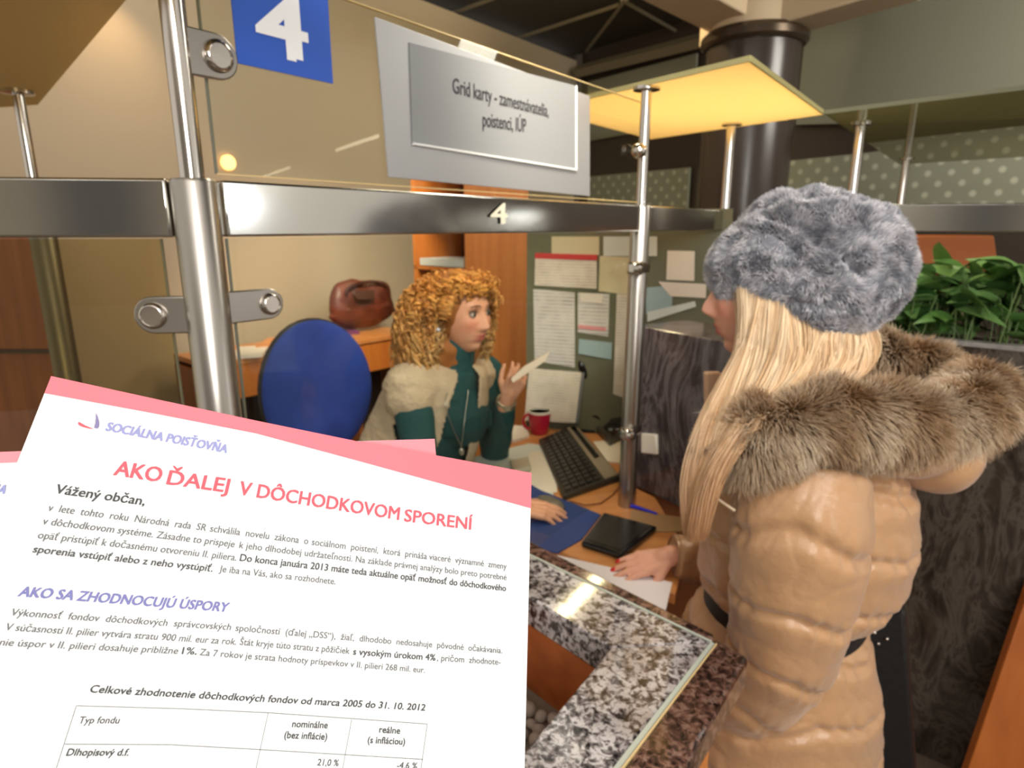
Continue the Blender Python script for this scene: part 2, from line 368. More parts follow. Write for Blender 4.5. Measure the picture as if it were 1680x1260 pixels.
# hall fluorescent tubes that the glass mirrors
lampm = emit('tube_light', (255, 244, 214), 9)
def mirror_pt(x, y, h):
    d = ray(x, y); n = NR; dn = np.dot(d, n); P = CAM + d*(np.dot(PL, n)/dn); r = d-2*dn*n
    return P + r*((h-P[2])/r[2])
for p, q, wh in (((552, 246), (620, 223), 'mirrored left of the silver sign'), ((676, 204), (730, 188), 'mirrored over the silver sign'), ((425, 292), (474, 275), 'mirrored just above the long rail')):
    a1, b1 = mirror_pt(*p, 3.2), mirror_pt(*q, 3.2)
    if np.linalg.norm(b1-a1) > 6: b1 = a1+unit(b1-a1)*6
    MB().tube([a1, b1], .035, 8).build('ceiling_tube_lamp', lampm, label='fluorescent tube lamp on the hall ceiling, '+wh, cat='lamp')
g = pz(955, 975, .95); dr = ray(955, 975)*V(1, 1, -1); lc = g+dr*((3.05-.95)/dr[2])
MB().box(lc, (.045, .95, .05), (unit(np.cross(unit(V(.55, .84, 0)), UP)), unit(V(.55, .84, 0)), UP)).build('ceiling_tube_lamp', emit('warm_tube', (255, 232, 180), 60), label='warm strip lamp hanging over the desk, seen as a streak on the granite', cat='lamp')
tg = pn(180, 96, NR, cw); spot('corner_glow', tuple(tg+NR*.30+UP*.42), tuple(tg-UP*.1), 9, (1, .66, .34), 80, 1.0, .03)
# unseen globe and stand, added to flare on the rail by the near post
d_ = ray(380, 334); cr_ = float(np.dot(PL+NR*.011, NR)); P_ = CAM+d_*(cr_/float(np.dot(d_, NR))); r_ = unit(d_-2*np.dot(d_, NR)*NR); gl_ = P_+r_*2.6
t = thing('flare_globe', 'unseen white globe on a thin stand, added to flare on the long rail', 'lamp', V(gl_[0], gl_[1], 0))
MB().ball(gl_, .05, 20, 14).build('globe', emit('globe_white', (240, 246, 255), 30), t)
MB().tube([V(gl_[0], gl_[1], .0), gl_-UP*.048], .012, 10).build('stand', steel, t); MB().lathe([(.14, 0), (.14, .02)], V(gl_[0], gl_[1], 0), 24).build('foot', steel, t)
t = pn(373, 267, NR, cw+.012)
MB().lathe([(.045, 0), (.045, .02), (.035, .03)], t, 20, NR).build('wall_lamp', emit('amber_lamp', (255, 200, 120), 2.2), label='small round amber lamp glowing on the cream wall', cat='lamp', org=t)

# ============================================================ STEEL POSTS, RAILS, GLASS
ZR0, ZR1 = H-.012, H+.054          # rail band
ZC = H+.335                         # underside of the canopies
def post(foot, ztop, label, sleeve=True, zfoot=0, r=.0135, rs=.0255, grp=None, dark=False):
    t = thing('steel_post', label, 'post', V(foot[0], foot[1], zfoot), grp); f = V(foot[0], foot[1], 0)
    m = steel
    MB().tube([f+UP*(ZR1-.05 if sleeve else zfoot), f+UP*ztop], r, 20).build('upper_tube', m, t)
    if sleeve:
        MB().lathe([(rs, zfoot), (rs, ZR1-.004), (rs*.92, ZR1)], f, 28).build('sleeve', mat('dull_steel', (112, 106, 90), .4, .9) if dark else steel_b, t)
    MB().lathe([(r, 0), (.034, .003), (.034, .011), (.012, .012)], f+UP*(ztop-.004), 24).build('disc', steel, t)
    return t
tl = post(PL, 2.6, 'nearest steel post, thick lower sleeve with two clamp arms, left of the blue 4 sign')
tr = post(PR, ZC, 'steel post at the desk corner in front of the grey board, carrying the golden canopy', zfoot=.75)
P3 = py(1200, 212, 2.2*1.04); P3[2] = 0
post(P3, ZC, 'slim steel post under the far corner of the golden canopy, left of the fur hat', sleeve=False, r=.016)
P4 = py(1412, 212, 2.2*1.04); post(P4, ZC, 'slim steel post rising behind the top of the fur hat', sleeve=False, r=.016)
P5 = py(1487, 267, 3.3*1.04); post(P5, ZC, 'farthest slim steel post, under the corner of the olive glass canopy', sleeve=False, r=.018)
P6 = py(32, 168, 1.62); z6 = P6[2]; P6[2] = 0
post(P6, z6+.02, 'steel post at the left edge of the photo under the brown canopy', rs=.030, r=.0125, dark=True)
P7 = py(1270, 330, 3.1); post(P7, H+.15, 'short slim steel post in front of the dark column', sleeve=False, r=.018)
# clamps of the near-left post
def clamp(post_t, foot, z, dirn, ln, h, name='clamp'):
    """rounded flat arm on a post, a bolt through its end"""
    nrm = np.cross(dirn, UP); nrm = nrm if np.dot(nrm, V(0, -1, 0)) > 0 else -nrm
    c = V(foot[0], foot[1], z); pts = []
    for sgn in (1,):
        pts += [c+dirn*.005-UP*h/2, c+dirn*(ln-h/2)-UP*h/2]
        for k in range(1, 12):
            an = -math.pi/2+math.pi*k/12; pts.append(c+dirn*(ln-h/2+math.cos(an)*h/2)+UP*math.sin(an)*h/2)
        pts += [c+dirn*(ln-h/2)+UP*h/2, c+dirn*.005+UP*h/2]
    o = MB().slab([p+nrm*.004 for p in pts], nrm*.007).build(name, steel_b, post_t, bevel=.0018)
    b = c+dirn*(ln-h/2)+nrm*.010
    bo = MB().lathe([(h*.36, 0), (h*.36, .004), (h*.30, .008), (h*.27, .0085), (h*.26, .0065)], b, 24, nrm).build('bolt', steel, o)
DL = unit(V(-1.0, -.12, 0))        # the screen left of the near post turns a little
zc = pn(400, 500, NR, np.dot(PL, NR))[2]
clamp(tl, PL, pn(430, 498, NR, np.dot(PL, NR))[2], D1, .098, .040)
clamp(tl, PL, py(262, 516, .76)[2], DL, .082, .045)
zu = pn(350, 95, NR, np.dot(PL, NR))[2]
clamp(tl, PL, zu, D1, .066, .050, 'upper_clamp')
for z, xx in ((pn(1048, 438, NR, np.dot(PR, NR))[2], .05), (pn(1030, 705, NR, np.dot(PR, NR))[2], .03)):
    c = V(PR[0], PR[1], z)
    o = MB().box(c-D1*.02+NR*.012, (.09, .03, .034), (D1, NR, UP)).build('clamp', steel, tr, bevel=.008)
    MB().lathe([(.017, 0), (.017, .012), (.010, .018)], c-D1*.052+NR*.022, 20, NR).build('bolt', steel, o)
c = pn(1040, 248, NR, np.dot(PR, NR))
MB().ball(c+NR*.014, .019, 18, 12).build('knob', steel, tr)
# rails
def rail(a, b, label, m=rail_m, w=.022):
    d = unit(V(b[0]-a[0], b[1]-a[1], 0)); s = np.cross(d, UP); L = math.hypot(b[0]-a[0], b[1]-a[1])
    c = V((a[0]+b[0])/2, (a[1]+b[1])/2, (ZR0+ZR1)/2)
    return MB().box(c, (L, w, ZR1-ZR0), (d, s, UP)).build('steel_rail', m, label=label, cat='rail', bevel=.003)
rail(PL+D1*.03, PR-D1*.022, 'long mirror-polished rail bar between the two near posts')
rail(PL-V(.026, .004, 0), PL+DL*.75, 'polished rail bar running out of the photo at the left')
rail(PR+D1*.03, P3-D1*.02, 'rail bar between the desk corner post and the slim post by the hat')
ra = py(1448, 366, 1.62); rb = py(1990, 362, 1.47)
rail(ra, rb, 'bright rail bar above the plant behind the customer', rail_m, .03)
# glass panes
gl = glass('clear_glass', (249, 250, 247), .9)
edge = mat('lit_glass_edge', (226, 196, 140), .2)  # golden light caught in the glass edge, put into the colour
edge_g = mat('green_glass_edge', (112, 112, 90), .2)
GN, GC = NR, float(np.dot(PL, NR))
def G(x, y): return pn(x, y, GN, GC)
def pane(corners, label, edges, m=gl, th=.008, nrm=NR):
    c = [np.asarray(p, float) for p in corners]; o0 = sum(c)/4; o0 = V(o0[0], o0[1], min(p[2] for p in c))
    t = thing('glass_screen', label, 'glass', o0)
    MB().slab(c, -nrm*.0005).build('pane', m, t, smooth=False)
    for i, em in edges:
        a1, b1 = c[i], c[(i+1) % len(c)]; d = unit(b1-a1); s = np.cross(d, nrm)
        MB().box((a1+b1)/2-nrm*th/2, (np.linalg.norm(b1-a1), th*.6, .0018), (d, nrm, s)).build('edge', em, t)
    return t
gx = V(*(PL+D1*.032)); gr = V(*(PR-D1*.022))
zlo = 1.0
zb = G(700, 308)[2]
u0, u1 = G(312, -60), V(*G(347, 292)); u1[2] = zb
# upper pane: top edge and low edge run to the desk corner post
tA = G(590, 0); tB = G(1000, 152); zt = (tA[2]+tB[2])/2
lo0 = V(gx[0], gx[1], zb)
pane([lo0, V(gr[0], gr[1], zb), V(gr[0], gr[1], zt), V(gx[0], gx[1], zt)], 'upper clear glass pane carrying the sign plates, with a golden lower edge', ((0, edge), (2, edge), (3, edge_g)))
sx = G(375, 400)
pane([V(sx[0], sx[1], .82), V(gr[0], gr[1], .82), V(gr[0], gr[1], ZR0-.002), V(sx[0], sx[1], ZR0-.002)], 'lower clear glass pane between clerk and visitor, held by the clamp arms', ((3, edge_g),))
nl = np.cross(DL, UP); nl = nl if nl[1] < 0 else -nl
q0 = PL+DL*.045; q1 = PL+DL*.75
pane([V(q0[0], q0[1], .75), V(q1[0], q1[1], .75), V(q1[0], q1[1], ZR0-.002), V(q0[0], q0[1], ZR0-.002)], 'clear glass pane left of the nearest steel post', ((3, edge_g),), m=glass('tinted_glass', (236, 230, 208), 1.0), nrm=nl)
# canopies
def C(x, y): return pz(x, y, ZC+.005)
A_, B_ = C(960, 163), C(1230, 100); C_ = C(1352, 188); E_ = C_+(A_-B_)*1.75
A2 = A_-(B_-A_)*0; 
gold_refl = glass('gold_reflection_glass', (240, 215, 150), .5, .84, (255, 234, 186))  # golden reflection of the lit desk, painted in as milky glass colour
t = thing('glass_canopy', 'glass canopy with a painted golden reflection, on slim posts above the desk', 'canopy', V(C_[0], C_[1], ZC))
q = [A_, B_, C_, E_]; q[0] = A_-unit(B_-A_)*.15
A2 = A_-unit(B_-A_)*.2; cpoly = [A2, B_, C_, C_+(A2-B_)]
MB().slab(cpoly, UP*.010).build('panel', gold_refl, t, smooth=False)
d = unit(B_-A_); MB().box((cpoly[0]+B_)/2+UP*.005, (np.linalg.norm(B_-cpoly[0]), .004, .012), (d, np.cross(d, UP), UP)).build('edge', mat('pale_edge', (200, 190, 130), .2), t)
d = unit(C_-B_); MB().box((C_+B_)/2+UP*.005, (np.linalg.norm(C_-B_), .004, .012), (d, np.cross(d, UP), UP)).build('edge', mat('pale_edge', (200, 190, 130), .2), t)
K0 = C(1352, 187); K1 = K0+unit(C(1680, 147)-K0)*.9; K2 = C(1476, 270); K3 = K2+unit(C(1680, 147)-K0)*1.4
olive = glass('olive_glass', (176, 172, 140), .9, .25, (150, 146, 112))
t = thing('glass_canopy', 'olive see-through glass canopy right of the golden one', 'canopy', V(K2[0], K2[1], ZC))
MB().slab([K0, K1, K3, K2], UP*.010).build('panel', olive, t, smooth=False)
d = unit(K1-K0); MB().box((K1+K0)/2+UP*.005, (np.linalg.norm(K1-K0), .004, .012), (d, np.cross(d, UP), UP)).build('edge', edge_g, t)
zz = z6+.03
L0, L1, L2 = pz(-200, 190, zz), pz(62, 172, zz), pz(215, -10, zz)
brown = glass('brown_glass', (214, 200, 170), .7, .5, (204, 182, 140))
t = thing('glass_canopy', 'brown tinted glass canopy at the upper left corner', 'canopy', V(L1[0], L1[1], zz))
e2 = L2+(L2-L1)*.8; MB().slab([L0, L1, e2, e2+(L0-L1)], UP*.010).build('panel', brown, t, smooth=False)

# ============================================================ SIGNS ON THE UPPER PANE
def Gf(x, y, off=.004): return pn(x, y, GN, GC+off)
s0, s1, s2, s3 = Gf(613, 28), Gf(966, 158), Gf(966, 322), Gf(636, 291)
t = thing('info_sign', 'silver metal plate with a two-line printed card on the upper glass', 'sign', (s3+s2)/2)
MB().slab([s0, s1, s2, s3], NR*.003).build('plate', mat('silver_plate', (176, 176, 176), .38, .6), t, smooth=False, bevel=.0008)
h = [Gf(671, 70, .0075), Gf(944, 141, .0075), Gf(944, 279, .0075), Gf(676, 236, .0075)]
MB().slab(h, NR*.0015).build('card', mat('grey_card', (136, 138, 138), .45), t, smooth=False)
fm = mat('clear_strip', (226, 226, 222), .2)
for i, j in ((1, 2), (2, 3)):
    MB().tube([h[i]+NR*.002, h[j]+NR*.002], .0022, 6).build('card_edge', fm, t)
ink = mat('dark_ink', (52, 52, 56), .6)
def glm(x, y, px): return np.linalg.norm(Gf(x, y)-Gf(x, y-px))
m_ = MB()
letter(m_, 'Grid karty - zamestnávatelia,', Gf(743, 152, .0095), Gf(900, 192, .0095), UP, glm(743, 152, 25)/.70, .02)
letter(m_, 'poistenci, IÚP', Gf(792, 207, .0095), Gf(863, 217, .0095), UP, glm(792, 207, 24)/.70, .02)
m_.build('lettering', ink, t, smooth=False)
n0, n1, n2, n3 = Gf(371, -22), Gf(534, -22), Gf(545, 135), Gf(389, 107)
t = thing('number_sign', 'blue square sign with a white 4, top of the photo', 'sign', (n3+n2)/2)
n0[2] = n3[2]+.135; n1 = V(n2[0], n2[1], n0[2]); n0 = V(n3[0], n3[1], n0[2]); n3[2] = n2[2] = (n3[2]+n2[2])/2
MB().slab([n0, n1, n2, n3], NR*.002).build('plate', mat('sign_blue', (38, 88, 190), .45), t, smooth=False)
m_ = MB(); four_a, four_b = Gf(429, 86, .0068), Gf(503, 99, .0068); four_b[2] = four_a[2] = (four_a[2]+four_b[2])/2
letter(m_, '4', four_a, four_b, UP, glm(460, 105, 104)/.72, .05)
m_.build('numeral', mat('sign_white', (245, 246, 248), .5), t, smooth=False)
# small number standing on the rail
cr = float(np.dot(PL+NR*.011, NR))
t = thing('rail_number', 'small white 4 with a dark shadow edge on the polished rail', 'number', pn(818, 372, NR, cr))
for off, m, dx in ((.002, mat('black_edge', (26, 24, 22), .4), -3), (.004, mat('number_face', (214, 208, 186), .4), 0)):
    m_ = MB(); a1, b1 = pn(806+dx, 366, NR, cr+off), pn(832+dx, 367, NR, cr+off); b1[2] = a1[2]
    letter(m_, '4', a1, b1, UP, np.linalg.norm(pn(818, 366, NR, cr)-pn(818, 332, NR, cr))/.72, .035); m_.build('numeral', m, t, smooth=False)

# ============================================================ THE LEAFLETS HELD UP IN FRONT
hd, vd = unit(ray(3775, 1347)), unit(ray(932, -1627)*-1.0)
vd = unit(ray(932, -1627)); vd = vd if vd[2] > 0 else -vd
pnm = unit(np.cross(hd, vd)); 
if np.dot(pnm, ray(400, 900)) > 0: pnm = -pnm            # faces the camera
def Pp(x, y, c=1.0): d = ray(x, y); return CAM + d*(-c/np.dot(pnm, d))
s = .21/np.linalg.norm(Pp(872, 776)-Pp(84, 617)); PC = s
def P1(x, y, lift=0): return Pp(x, y, PC-lift)
white = mat('leaflet_paper', (236, 236, 235), .55, **{'Specular IOR Level': .2}); pink = mat('leaflet_pink', (236, 118, 128), .6)
t = thing('leaflet', 'front pension leaflet, white with a pink top band, headings and a table', 'leaflet', P1(440, 1330))
top = [(84, 617), (257, 655), (420, 690), (591, 725), (743, 752), (872, 776)]
bot = [(871, 834), (591, 757), (420, 711), (257, 679), (73, 645)]
MB().slab([P1(*p) for p in top+[(860, 1290), (858, 1420), (-320, 1420), (-170, 1260)]], -pnm*.0003).build('sheet', white, t, smooth=False)
MB().slab([P1(*p, .0002) for p in top+bot], pnm*.00005).build('pink_band', pink, t, smooth=False)
LIFT = .0004
def cap(x, y, px):
    return np.linalg.norm(P1(x, y)-P1(x+px*(932-x)/(y+1627.0), y-px))/.70
def L(mb, txt, a, b, capx, bold=.012, shear=0):
    letter(mb, txt, P1(*a, LIFT), P1(*b, LIFT), vd, cap(a[0], a[1], capx), bold, shear)
lil = mat('ink_lilac', (150, 152, 200), .7); red = mat('ink_red', (222, 92, 104), .7); blu = mat('ink_blue', (120, 120, 176), .7)
gry = mat('ink_grey', (84, 84, 84), .7); lgt = mat('ink_light_grey', (112, 112, 112), .7); drk = mat('ink_dark_grey', (70, 70, 70), .7)
m_ = MB(); L(m_, 'SOCIÁLNA POISŤOVŇA', (173, 706), (371, 743), 14, .035, .12); m_.build('logo_text', lil, t, smooth=False)
m_ = MB(); L(m_, 'AKO', (186, 779), (262, 791), 24, .022); L(m_, 'DALEJ', (273, 794), (373, 808), 23, .022)
m_.slab([P1(x, y, LIFT) for x, y in ((283, 764), (287, 764.5), (291, 768.5), (297, 766), (301, 766.5), (293, 773), (289, 772.5))], pnm*.00002); L(m_, 'V DÔCHODKOVOM', (391, 811), (654, 853), 22, .022); L(m_, 'SPORENÍ', (663, 855), (774, 869), 20, .022)
m_.build('heading_text', red, t, smooth=False)
# sail emblem of the letterhead
def curve(pts, n=10):
    P = [np.array(p, float) for p in pts]; o = []
    for i in range(len(P)-1):
        for k in range(n):
            u = k/n; o.append(tuple(P[i]*(1-u)+P[i+1]*u))
    return o+[tuple(P[-1])]
MB().slab([P1(x, y, LIFT) for x, y in ((157.5, 677), (160.5, 684), (162.5, 692), (162.5, 699), (160, 703), (154.5, 702), (156.5, 695), (157.5, 686))], pnm*.00003).build('emblem_sail', mat('ink_sail', (132, 122, 165), .7), t, smooth=False)
MB().slab([P1(x, y, LIFT) for x, y in ((129, 692), (133, 694), (140, 698), (147, 701), (154, 703.5), (146, 703), (136, 700.5), (130, 698), (127.5, 695))], pnm*.00003).build('emblem_hull', red, t, smooth=False)
MB().slab([P1(x, y, LIFT) for x, y in ((156, 674), (156.5, 686), (154.5, 701), (146, 698.5), (136, 693.5), (144, 683))], pnm*.00002).build('emblem_front_sail', mat('ink_pale', (232, 232, 230), .7), t, smooth=False)
m_ = MB(); L(m_, 'Vážený občan,', (90, 809), (236, 829), 15, .018, .06); m_.build('greeting_text', drk, t, smooth=False)
m_ = MB()
L(m_, 'v  lete  tohto  roku  Národná  rada  SR', (78, 838), (337, 871), 12, .012, .08)
L(m_, 'schválila  novelu  zákona  o', (344, 872), (505, 893), 11.5)
L(m_, 'sociálnom  poistení,  ktorá  prináša viaceré  významné  zmeny', (511, 894), (831, 934), 11)
L(m_, 'v dôchodkovom systéme. Zásadne to prispeje', (69, 860), (384, 898), 12, .012, .08)
L(m_, 'k jeho dlhodobej udržateľnosti. Na základe právnej analýzy bolo preto potrebné', (392, 899), (831, 952), 11)
L(m_, 'opäť pristúpiť k dočasnému otvoreniu II. piliera.', (61, 883), (387, 920), 12, .012, .06)
L(m_, 'Je iba na Vás, ako sa rozhodnete.', (359, 938), (550, 959), 11)
L(m_, 'Výkonnosť  fondov  dôchodkových  správcovských', (17, 1010), (378, 1034), 12, .012, .08)
L(m_, 'spoločností  (ďalej „DSS“),  žiaľ,  dlhodobo  nedosahuje  pôvodné  očakávania.', (386, 1035), (824, 1072), 11)
L(m_, 'V súčasnosti II. pilier vytvára stratu 900 mil. eur za rok.', (8, 1034), (387, 1058), 12, .012, .08)
L(m_, 'Štát kryje túto stratu z pôžičiek', (393, 1058), (573, 1073), 11)
L(m_, ', pričom  zhodnote-', (717, 1084), (821, 1091), 10.5)
L(m_, 'nie úspor v II. pilieri dosahuje približne', (-2, 1059), (291, 1073), 12, .012, .08)
L(m_, 'Za 7 rokov je strata hodnoty príspevkov v II. pilieri 268 mil. eur.', (327, 1075), (697, 1104), 11)
m_.build('body_text', lgt, t, smooth=False)
m_ = MB()
L(m_, 'Do konca januára 2013 máte teda aktuálne opäť možnosť do dôchodkového', (393, 920), (830, 970), 11.5, .02)
L(m_, 'sporenia vstúpiť alebo z neho vystúpiť.', (53, 906), (348, 938), 12, .02, .06)
L(m_, 's vysokým úrokom 4%', (579, 1074), (714, 1084), 11, .02)
L(m_, '1%.', (298, 1073), (322, 1074), 11.5, .02)
m_.build('bold_text', gry, t, smooth=False)
m_ = MB(); L(m_, 'AKO SA ZHODNOCUJÚ ÚSPORY', (29, 978), (374, 1004), 16.5, .03, .15); m_.build('subheading_text', blu, t, smooth=False)
m_ = MB()
L(m_, 'Celkové zhodnotenie dôchodkových fondov od marca 2005 do 31. 10. 2012', (147, 1136), (697, 1166), 12.5, .02, .12)
L(m_, 'Dlhopisový d.f.', (108, 1240), (210, 1240), 12, .02, .12)
L(m_, 'nominálne', (479, 1193), (537, 1195), 11.5, .015); L(m_, '(bez inflácie)', (466, 1211), (536, 1214), 11.5, .015)
L(m_, 'reálne', (622, 1202), (656, 1204), 11, .015); L(m_, '(s infláciou)', (603, 1219), (664, 1222), 11, .015)
m_.build('table_title_text', drk, t, smooth=False)
for nm_, a_, b_, c_, tx in (('row_text', (129, 1187), (195, 1187), 11.5, 'Typ fondu'), ('value_text', (520, 1256), (555, 1257), 11, '21,0 %'), ('value_text', (651, 1261), (684, 1262), 11, '-4,6 %')):
    m_ = MB(); L(m_, tx, a_, b_, c_, .012, .1); m_.build(nm_, gry, t, smooth=False)
m_ = MB()
def rule(a, b, w=.00014):
    a1, b1 = P1(*a, LIFT), P1(*b, LIFT); d = unit(b1-a1); m_.box((a1+b1)/2, (np.linalg.norm(b1-a1), w, .00004), (d, np.cross(d, pnm), pnm))
for ln in (((125, 1158), (300, 1163)), ((300, 1163), (440, 1169.5)), ((440, 1169.5), (577, 1179)), ((577, 1179), (701, 1188)), ((106, 1221), (280, 1222)), ((280, 1222), (427, 1230)), ((427, 1230), (694, 1246)),
           ((125, 1158), (70, 1330)), ((440, 1169.5), (407, 1320)), ((577, 1180), (555, 1300)), ((701, 1188), (684, 1310))): rule(*ln)
m_.build('table_lines', drk, t, smooth=False)
# the leaflet behind
B1 = lambda x, y, l=0: Pp(x, y, PC*1.02+.002-l)
t = thing('leaflet', 'second pension leaflet behind the first, only its pink corner and left edge showing', 'leaflet', B1(300, 1330))
MB().slab([B1(*p) for p in ((-420, 758), (38, 740), (713, 720), (745, 1250), (-380, 1300))], -pnm*.0003).build('sheet', white, t, smooth=False)
MB().slab([B1(*p, .0003) for p in ((-420, 758), (38, 740), (400, 730), (713, 720), (717, 768), (500, 745), (34, 758), (-420, 778))], pnm*.00005).build('pink_band', mat('leaflet_pink_pale', (240, 140, 148), .6), t, smooth=False)
m_ = MB(); letter(m_, 'SOCIÁLNA POISŤOVŇA', B1(-205, 813, .0005), B1(7, 810, .0005), vd, cap(0, 810, 15), .035, .12); m_.build('logo_text', lil, t, smooth=False)
# ============================================================ GRANITE COUNTER IN FRONT
ZG = .95
def Z(x, y, z=ZG): return pz(x, y, z)
gm = speckle_granite('speckled_granite', scale=78); gmb = speckle_granite('brown_granite', True, 80)
seal = mat('pale_sealant', (178, 184, 170), .5)
t = thing('granite_ledge', 'speckled grey granite planter ledge with pale joint, right of the leaflet', 'counter', Z(1000, 1100)-UP*.2)
# straight ledge running along the desk: inner stone, joint, outer brown stone
ic = Z(1003, 1062)                    # inner corner, top surface
j0, j1 = Z(780, 868), Z(1166, 1053)
i0 = Z(780, 925)
k1 = Z(1011, 1253); k1 = j1+(k1-j1)*1.35
ie = Z(846, 1250); ie = ic+(ie-ic)*1.4
MB().slab([i0, j0, j1, ic], -UP*.055).build('stone', gm, t, smooth=False, bevel=.003)
MB().slab([ic, j1, k1, ie], -UP*.055).build('stone', gm, t, smooth=False, bevel=.003)
o0, o1 = Z(780, 842), Z(1172, 1040)
jw = unit(np.cross(UP, unit(j1-j0))); jw = jw if jw[1] > 0 else -jw
MB().slab([j0+jw*.004, o0, o1, j1+jw*.004], -UP*.05).build('outer_stone', gmb, t, smooth=False, bevel=.004, label='brown polished granite strip')
MB().slab([j0, j0+jw*.004, j1+jw*.004, j1], -UP*.04+UP*0).build('joint', seal, t, smooth=False)
w2 = unit(np.cross(unit(k1-j1), UP)); w2 = w2 if w2[0] > 0 else -w2
q0 = Z(1172, 1046); q1 = Z(1229, 1078)
ww = np.dot(q1-q0, w2)
MB().slab([j1, j1+w2*.007, k1+w2*.007, k1], -UP*.04).build('joint', seal, t, smooth=False)
MB().box((j1+k1)/2+w2*.009-UP*.012, (np.linalg.norm(k1-j1), .0014, .028), (unit(k1-j1), w2, UP)).build('glass_edge', edge, t)
MB().slab([q0, q1, k1+w2*(ww+.012), k1+w2*.012], -UP*.05).build('outer_stone', gmb, t, smooth=False, bevel=.006, label='brown polished granite strip')
# planter below: wood-lined box with pebbles
zpb = (lambda d: H+d[2]*(float(np.dot(jw, ic))+.0)/float(np.dot(jw, d)))(ray(905, 1166)); DPB = ZG-zpb

wl = MB()
wl.slab([i0-UP*.055, ic-UP*.055, ic-UP*DPB, i0-UP*DPB], jw*.02)
wl.slab([ic-UP*.055, ie-UP*.055, ie-UP*DPB, ic-UP*DPB], w2*.02)
far_ = i0+(ie-ic)
wl.slab([i0-UP*.055, far_-UP*.055, far_-UP*DPB, i0-UP*DPB], -unit(V(*(ic-i0)))*.02)
wl.slab([far_-UP*.055, ie-UP*.055, ie-UP*DPB, far_-UP*DPB], -jw*.02)
wl.build('wood_lining', wood('lining_wood', (176, 96, 44), (150, 78, 34), 'X', 2), t, smooth=False)
MB().slab([i0-UP*DPB, ic-UP*DPB, ie-UP*DPB, i0+(ie-ic)-UP*DPB], -UP*.02).build('planter_base', mat('planter_soil', (122, 106, 90), .9), t, smooth=False)
jj = j1-unit(j1-j0)*.07
MB().slab([j0+jw*.03-UP*.06, jj+jw*.03-UP*.06, jj+jw*.03-UP*.94, j0+jw*.03-UP*.94], -jw*.03).build('front_panel', wood_o, t, smooth=False)
MB().slab([j1+w2*.012-UP*.06, k1+w2*.012-UP*.06, k1+w2*.012-UP*.94, j1+w2*.012-UP*.94], -w2*.03).build('side_panel', wood_o, t, smooth=False)
pebm = mat('pebble_clay', (176, 160, 144), .8, var=.18, vscale=30, bump=.3, bscale=90)
proto = None; placed = []
random.seed(3)
dA, dB = unit(i0-ic), unit(ie-ic)
for n in range(5000):
    a, b_ = random.uniform(.0, .30), random.uniform(.0, .36)
    p = ic+dA*a+dB*b_; r = random.uniform(.0095, .0145)
    if any(math.hypot(p[0]-x, p[1]-y) < (r+s_)*.86 for x, y, s_ in placed): continue
    # only the corner the photo can show
    if math.hypot(*(p-ic)[:2]) > .34: continue
    lx = np.dot(p-ic, unit(np.cross(dB, UP)))
    if abs(np.dot(p-ic, jw)) < r+.004 or abs(np.dot(p-ic, w2)) < r+.004: continue
    if abs(np.dot(p-i0, unit(ic-i0))) < r+.004 or np.dot(p-i0, unit(ic-i0)) < 0: continue
    placed.append((p[0], p[1], r))
    z = ZG-DPB+r*.9
    if proto is None:
        mb = MB().ball((0, 0, 0), (1, .85, .75), 14, 9)
        mb.v = [tuple(np.array(v)*(1+.10*noise.noise(Vector(v)*1.7))) for v in mb.v]
        proto = mb.build('pebble', pebm, label='pale round clay pebble in the wood-lined planter corner', cat='pebble', group='pebbles in the planter', org=(0, 0, 0)); o = proto
    else:
        o = proto.copy(); COL.objects.link(o)
    o.location = (p[0], p[1], z); o.scale = (r, r, r); o.rotation_euler = (random.uniform(-.5, .5), random.uniform(-.5, .5), random.uniform(0, 6))
    if len(placed) >= 190: break

# ============================================================ GRANITE DIVIDER AND REAR PLANTER
sg = swirl_granite('dark_swirl_granite', [(.30, (30, 26, 28)), (.44, (72, 62, 64)), (.52, (112, 104, 106)), (.58, (64, 52, 52)), (.70, (126, 118, 120))], 3.2, 2.4)
sg2 = swirl_granite('brown_swirl_granite', [(.30, (34, 28, 24)), (.46, (66, 56, 48)), (.55, (92, 82, 72)), (.62, (60, 48, 42)), (.75, (104, 94, 86))], 5, 3)
ZD = 1.26
d0, d1_ = pz(1042, 534, ZD), pz(1186, 560, ZD)
dd = unit(d1_-d0); bk = unit(np.cross(UP, dd)); bk = bk if bk[1] > 0 else -bk
dv0 = d0
t = thing('granite_divider', 'dark swirled granite divider slab between the steel post and the customer', 'divider', V(*d0[:2], 0))
d3 = d0+dd*.40
MB().slab([V(*d0[:2], .75), V(*d3[:2], .75), V(*d3[:2], ZD), V(*d0[:2], ZD)], bk*.22).build('slab', sg, t, smooth=False, bevel=.004)
MB().slab([V(*(d0+bk*.02)[:2], 0), V(*(d3+bk*.02)[:2], 0), V(*(d3+bk*.02)[:2], .75), V(*(d0+bk*.02)[:2], .75)], bk*.18).build('base', wood_r, t, smooth=False)
wy = float(np.dot(bk, d0))
def Wd(x, y, off=0.0): d = ray(x, y); return CAM + d*((wy-off)/np.dot(bk, d))
MB().slab([Wd(1056, 710), Wd(1080, 712), Wd(1082, 745), Wd(1056, 742)], -bk*.012).build('socket_cover', mat('white_plastic', (232, 226, 212), .4), label='small white plastic box stuck on the dark granite divider', cat='socket', bevel=.003)
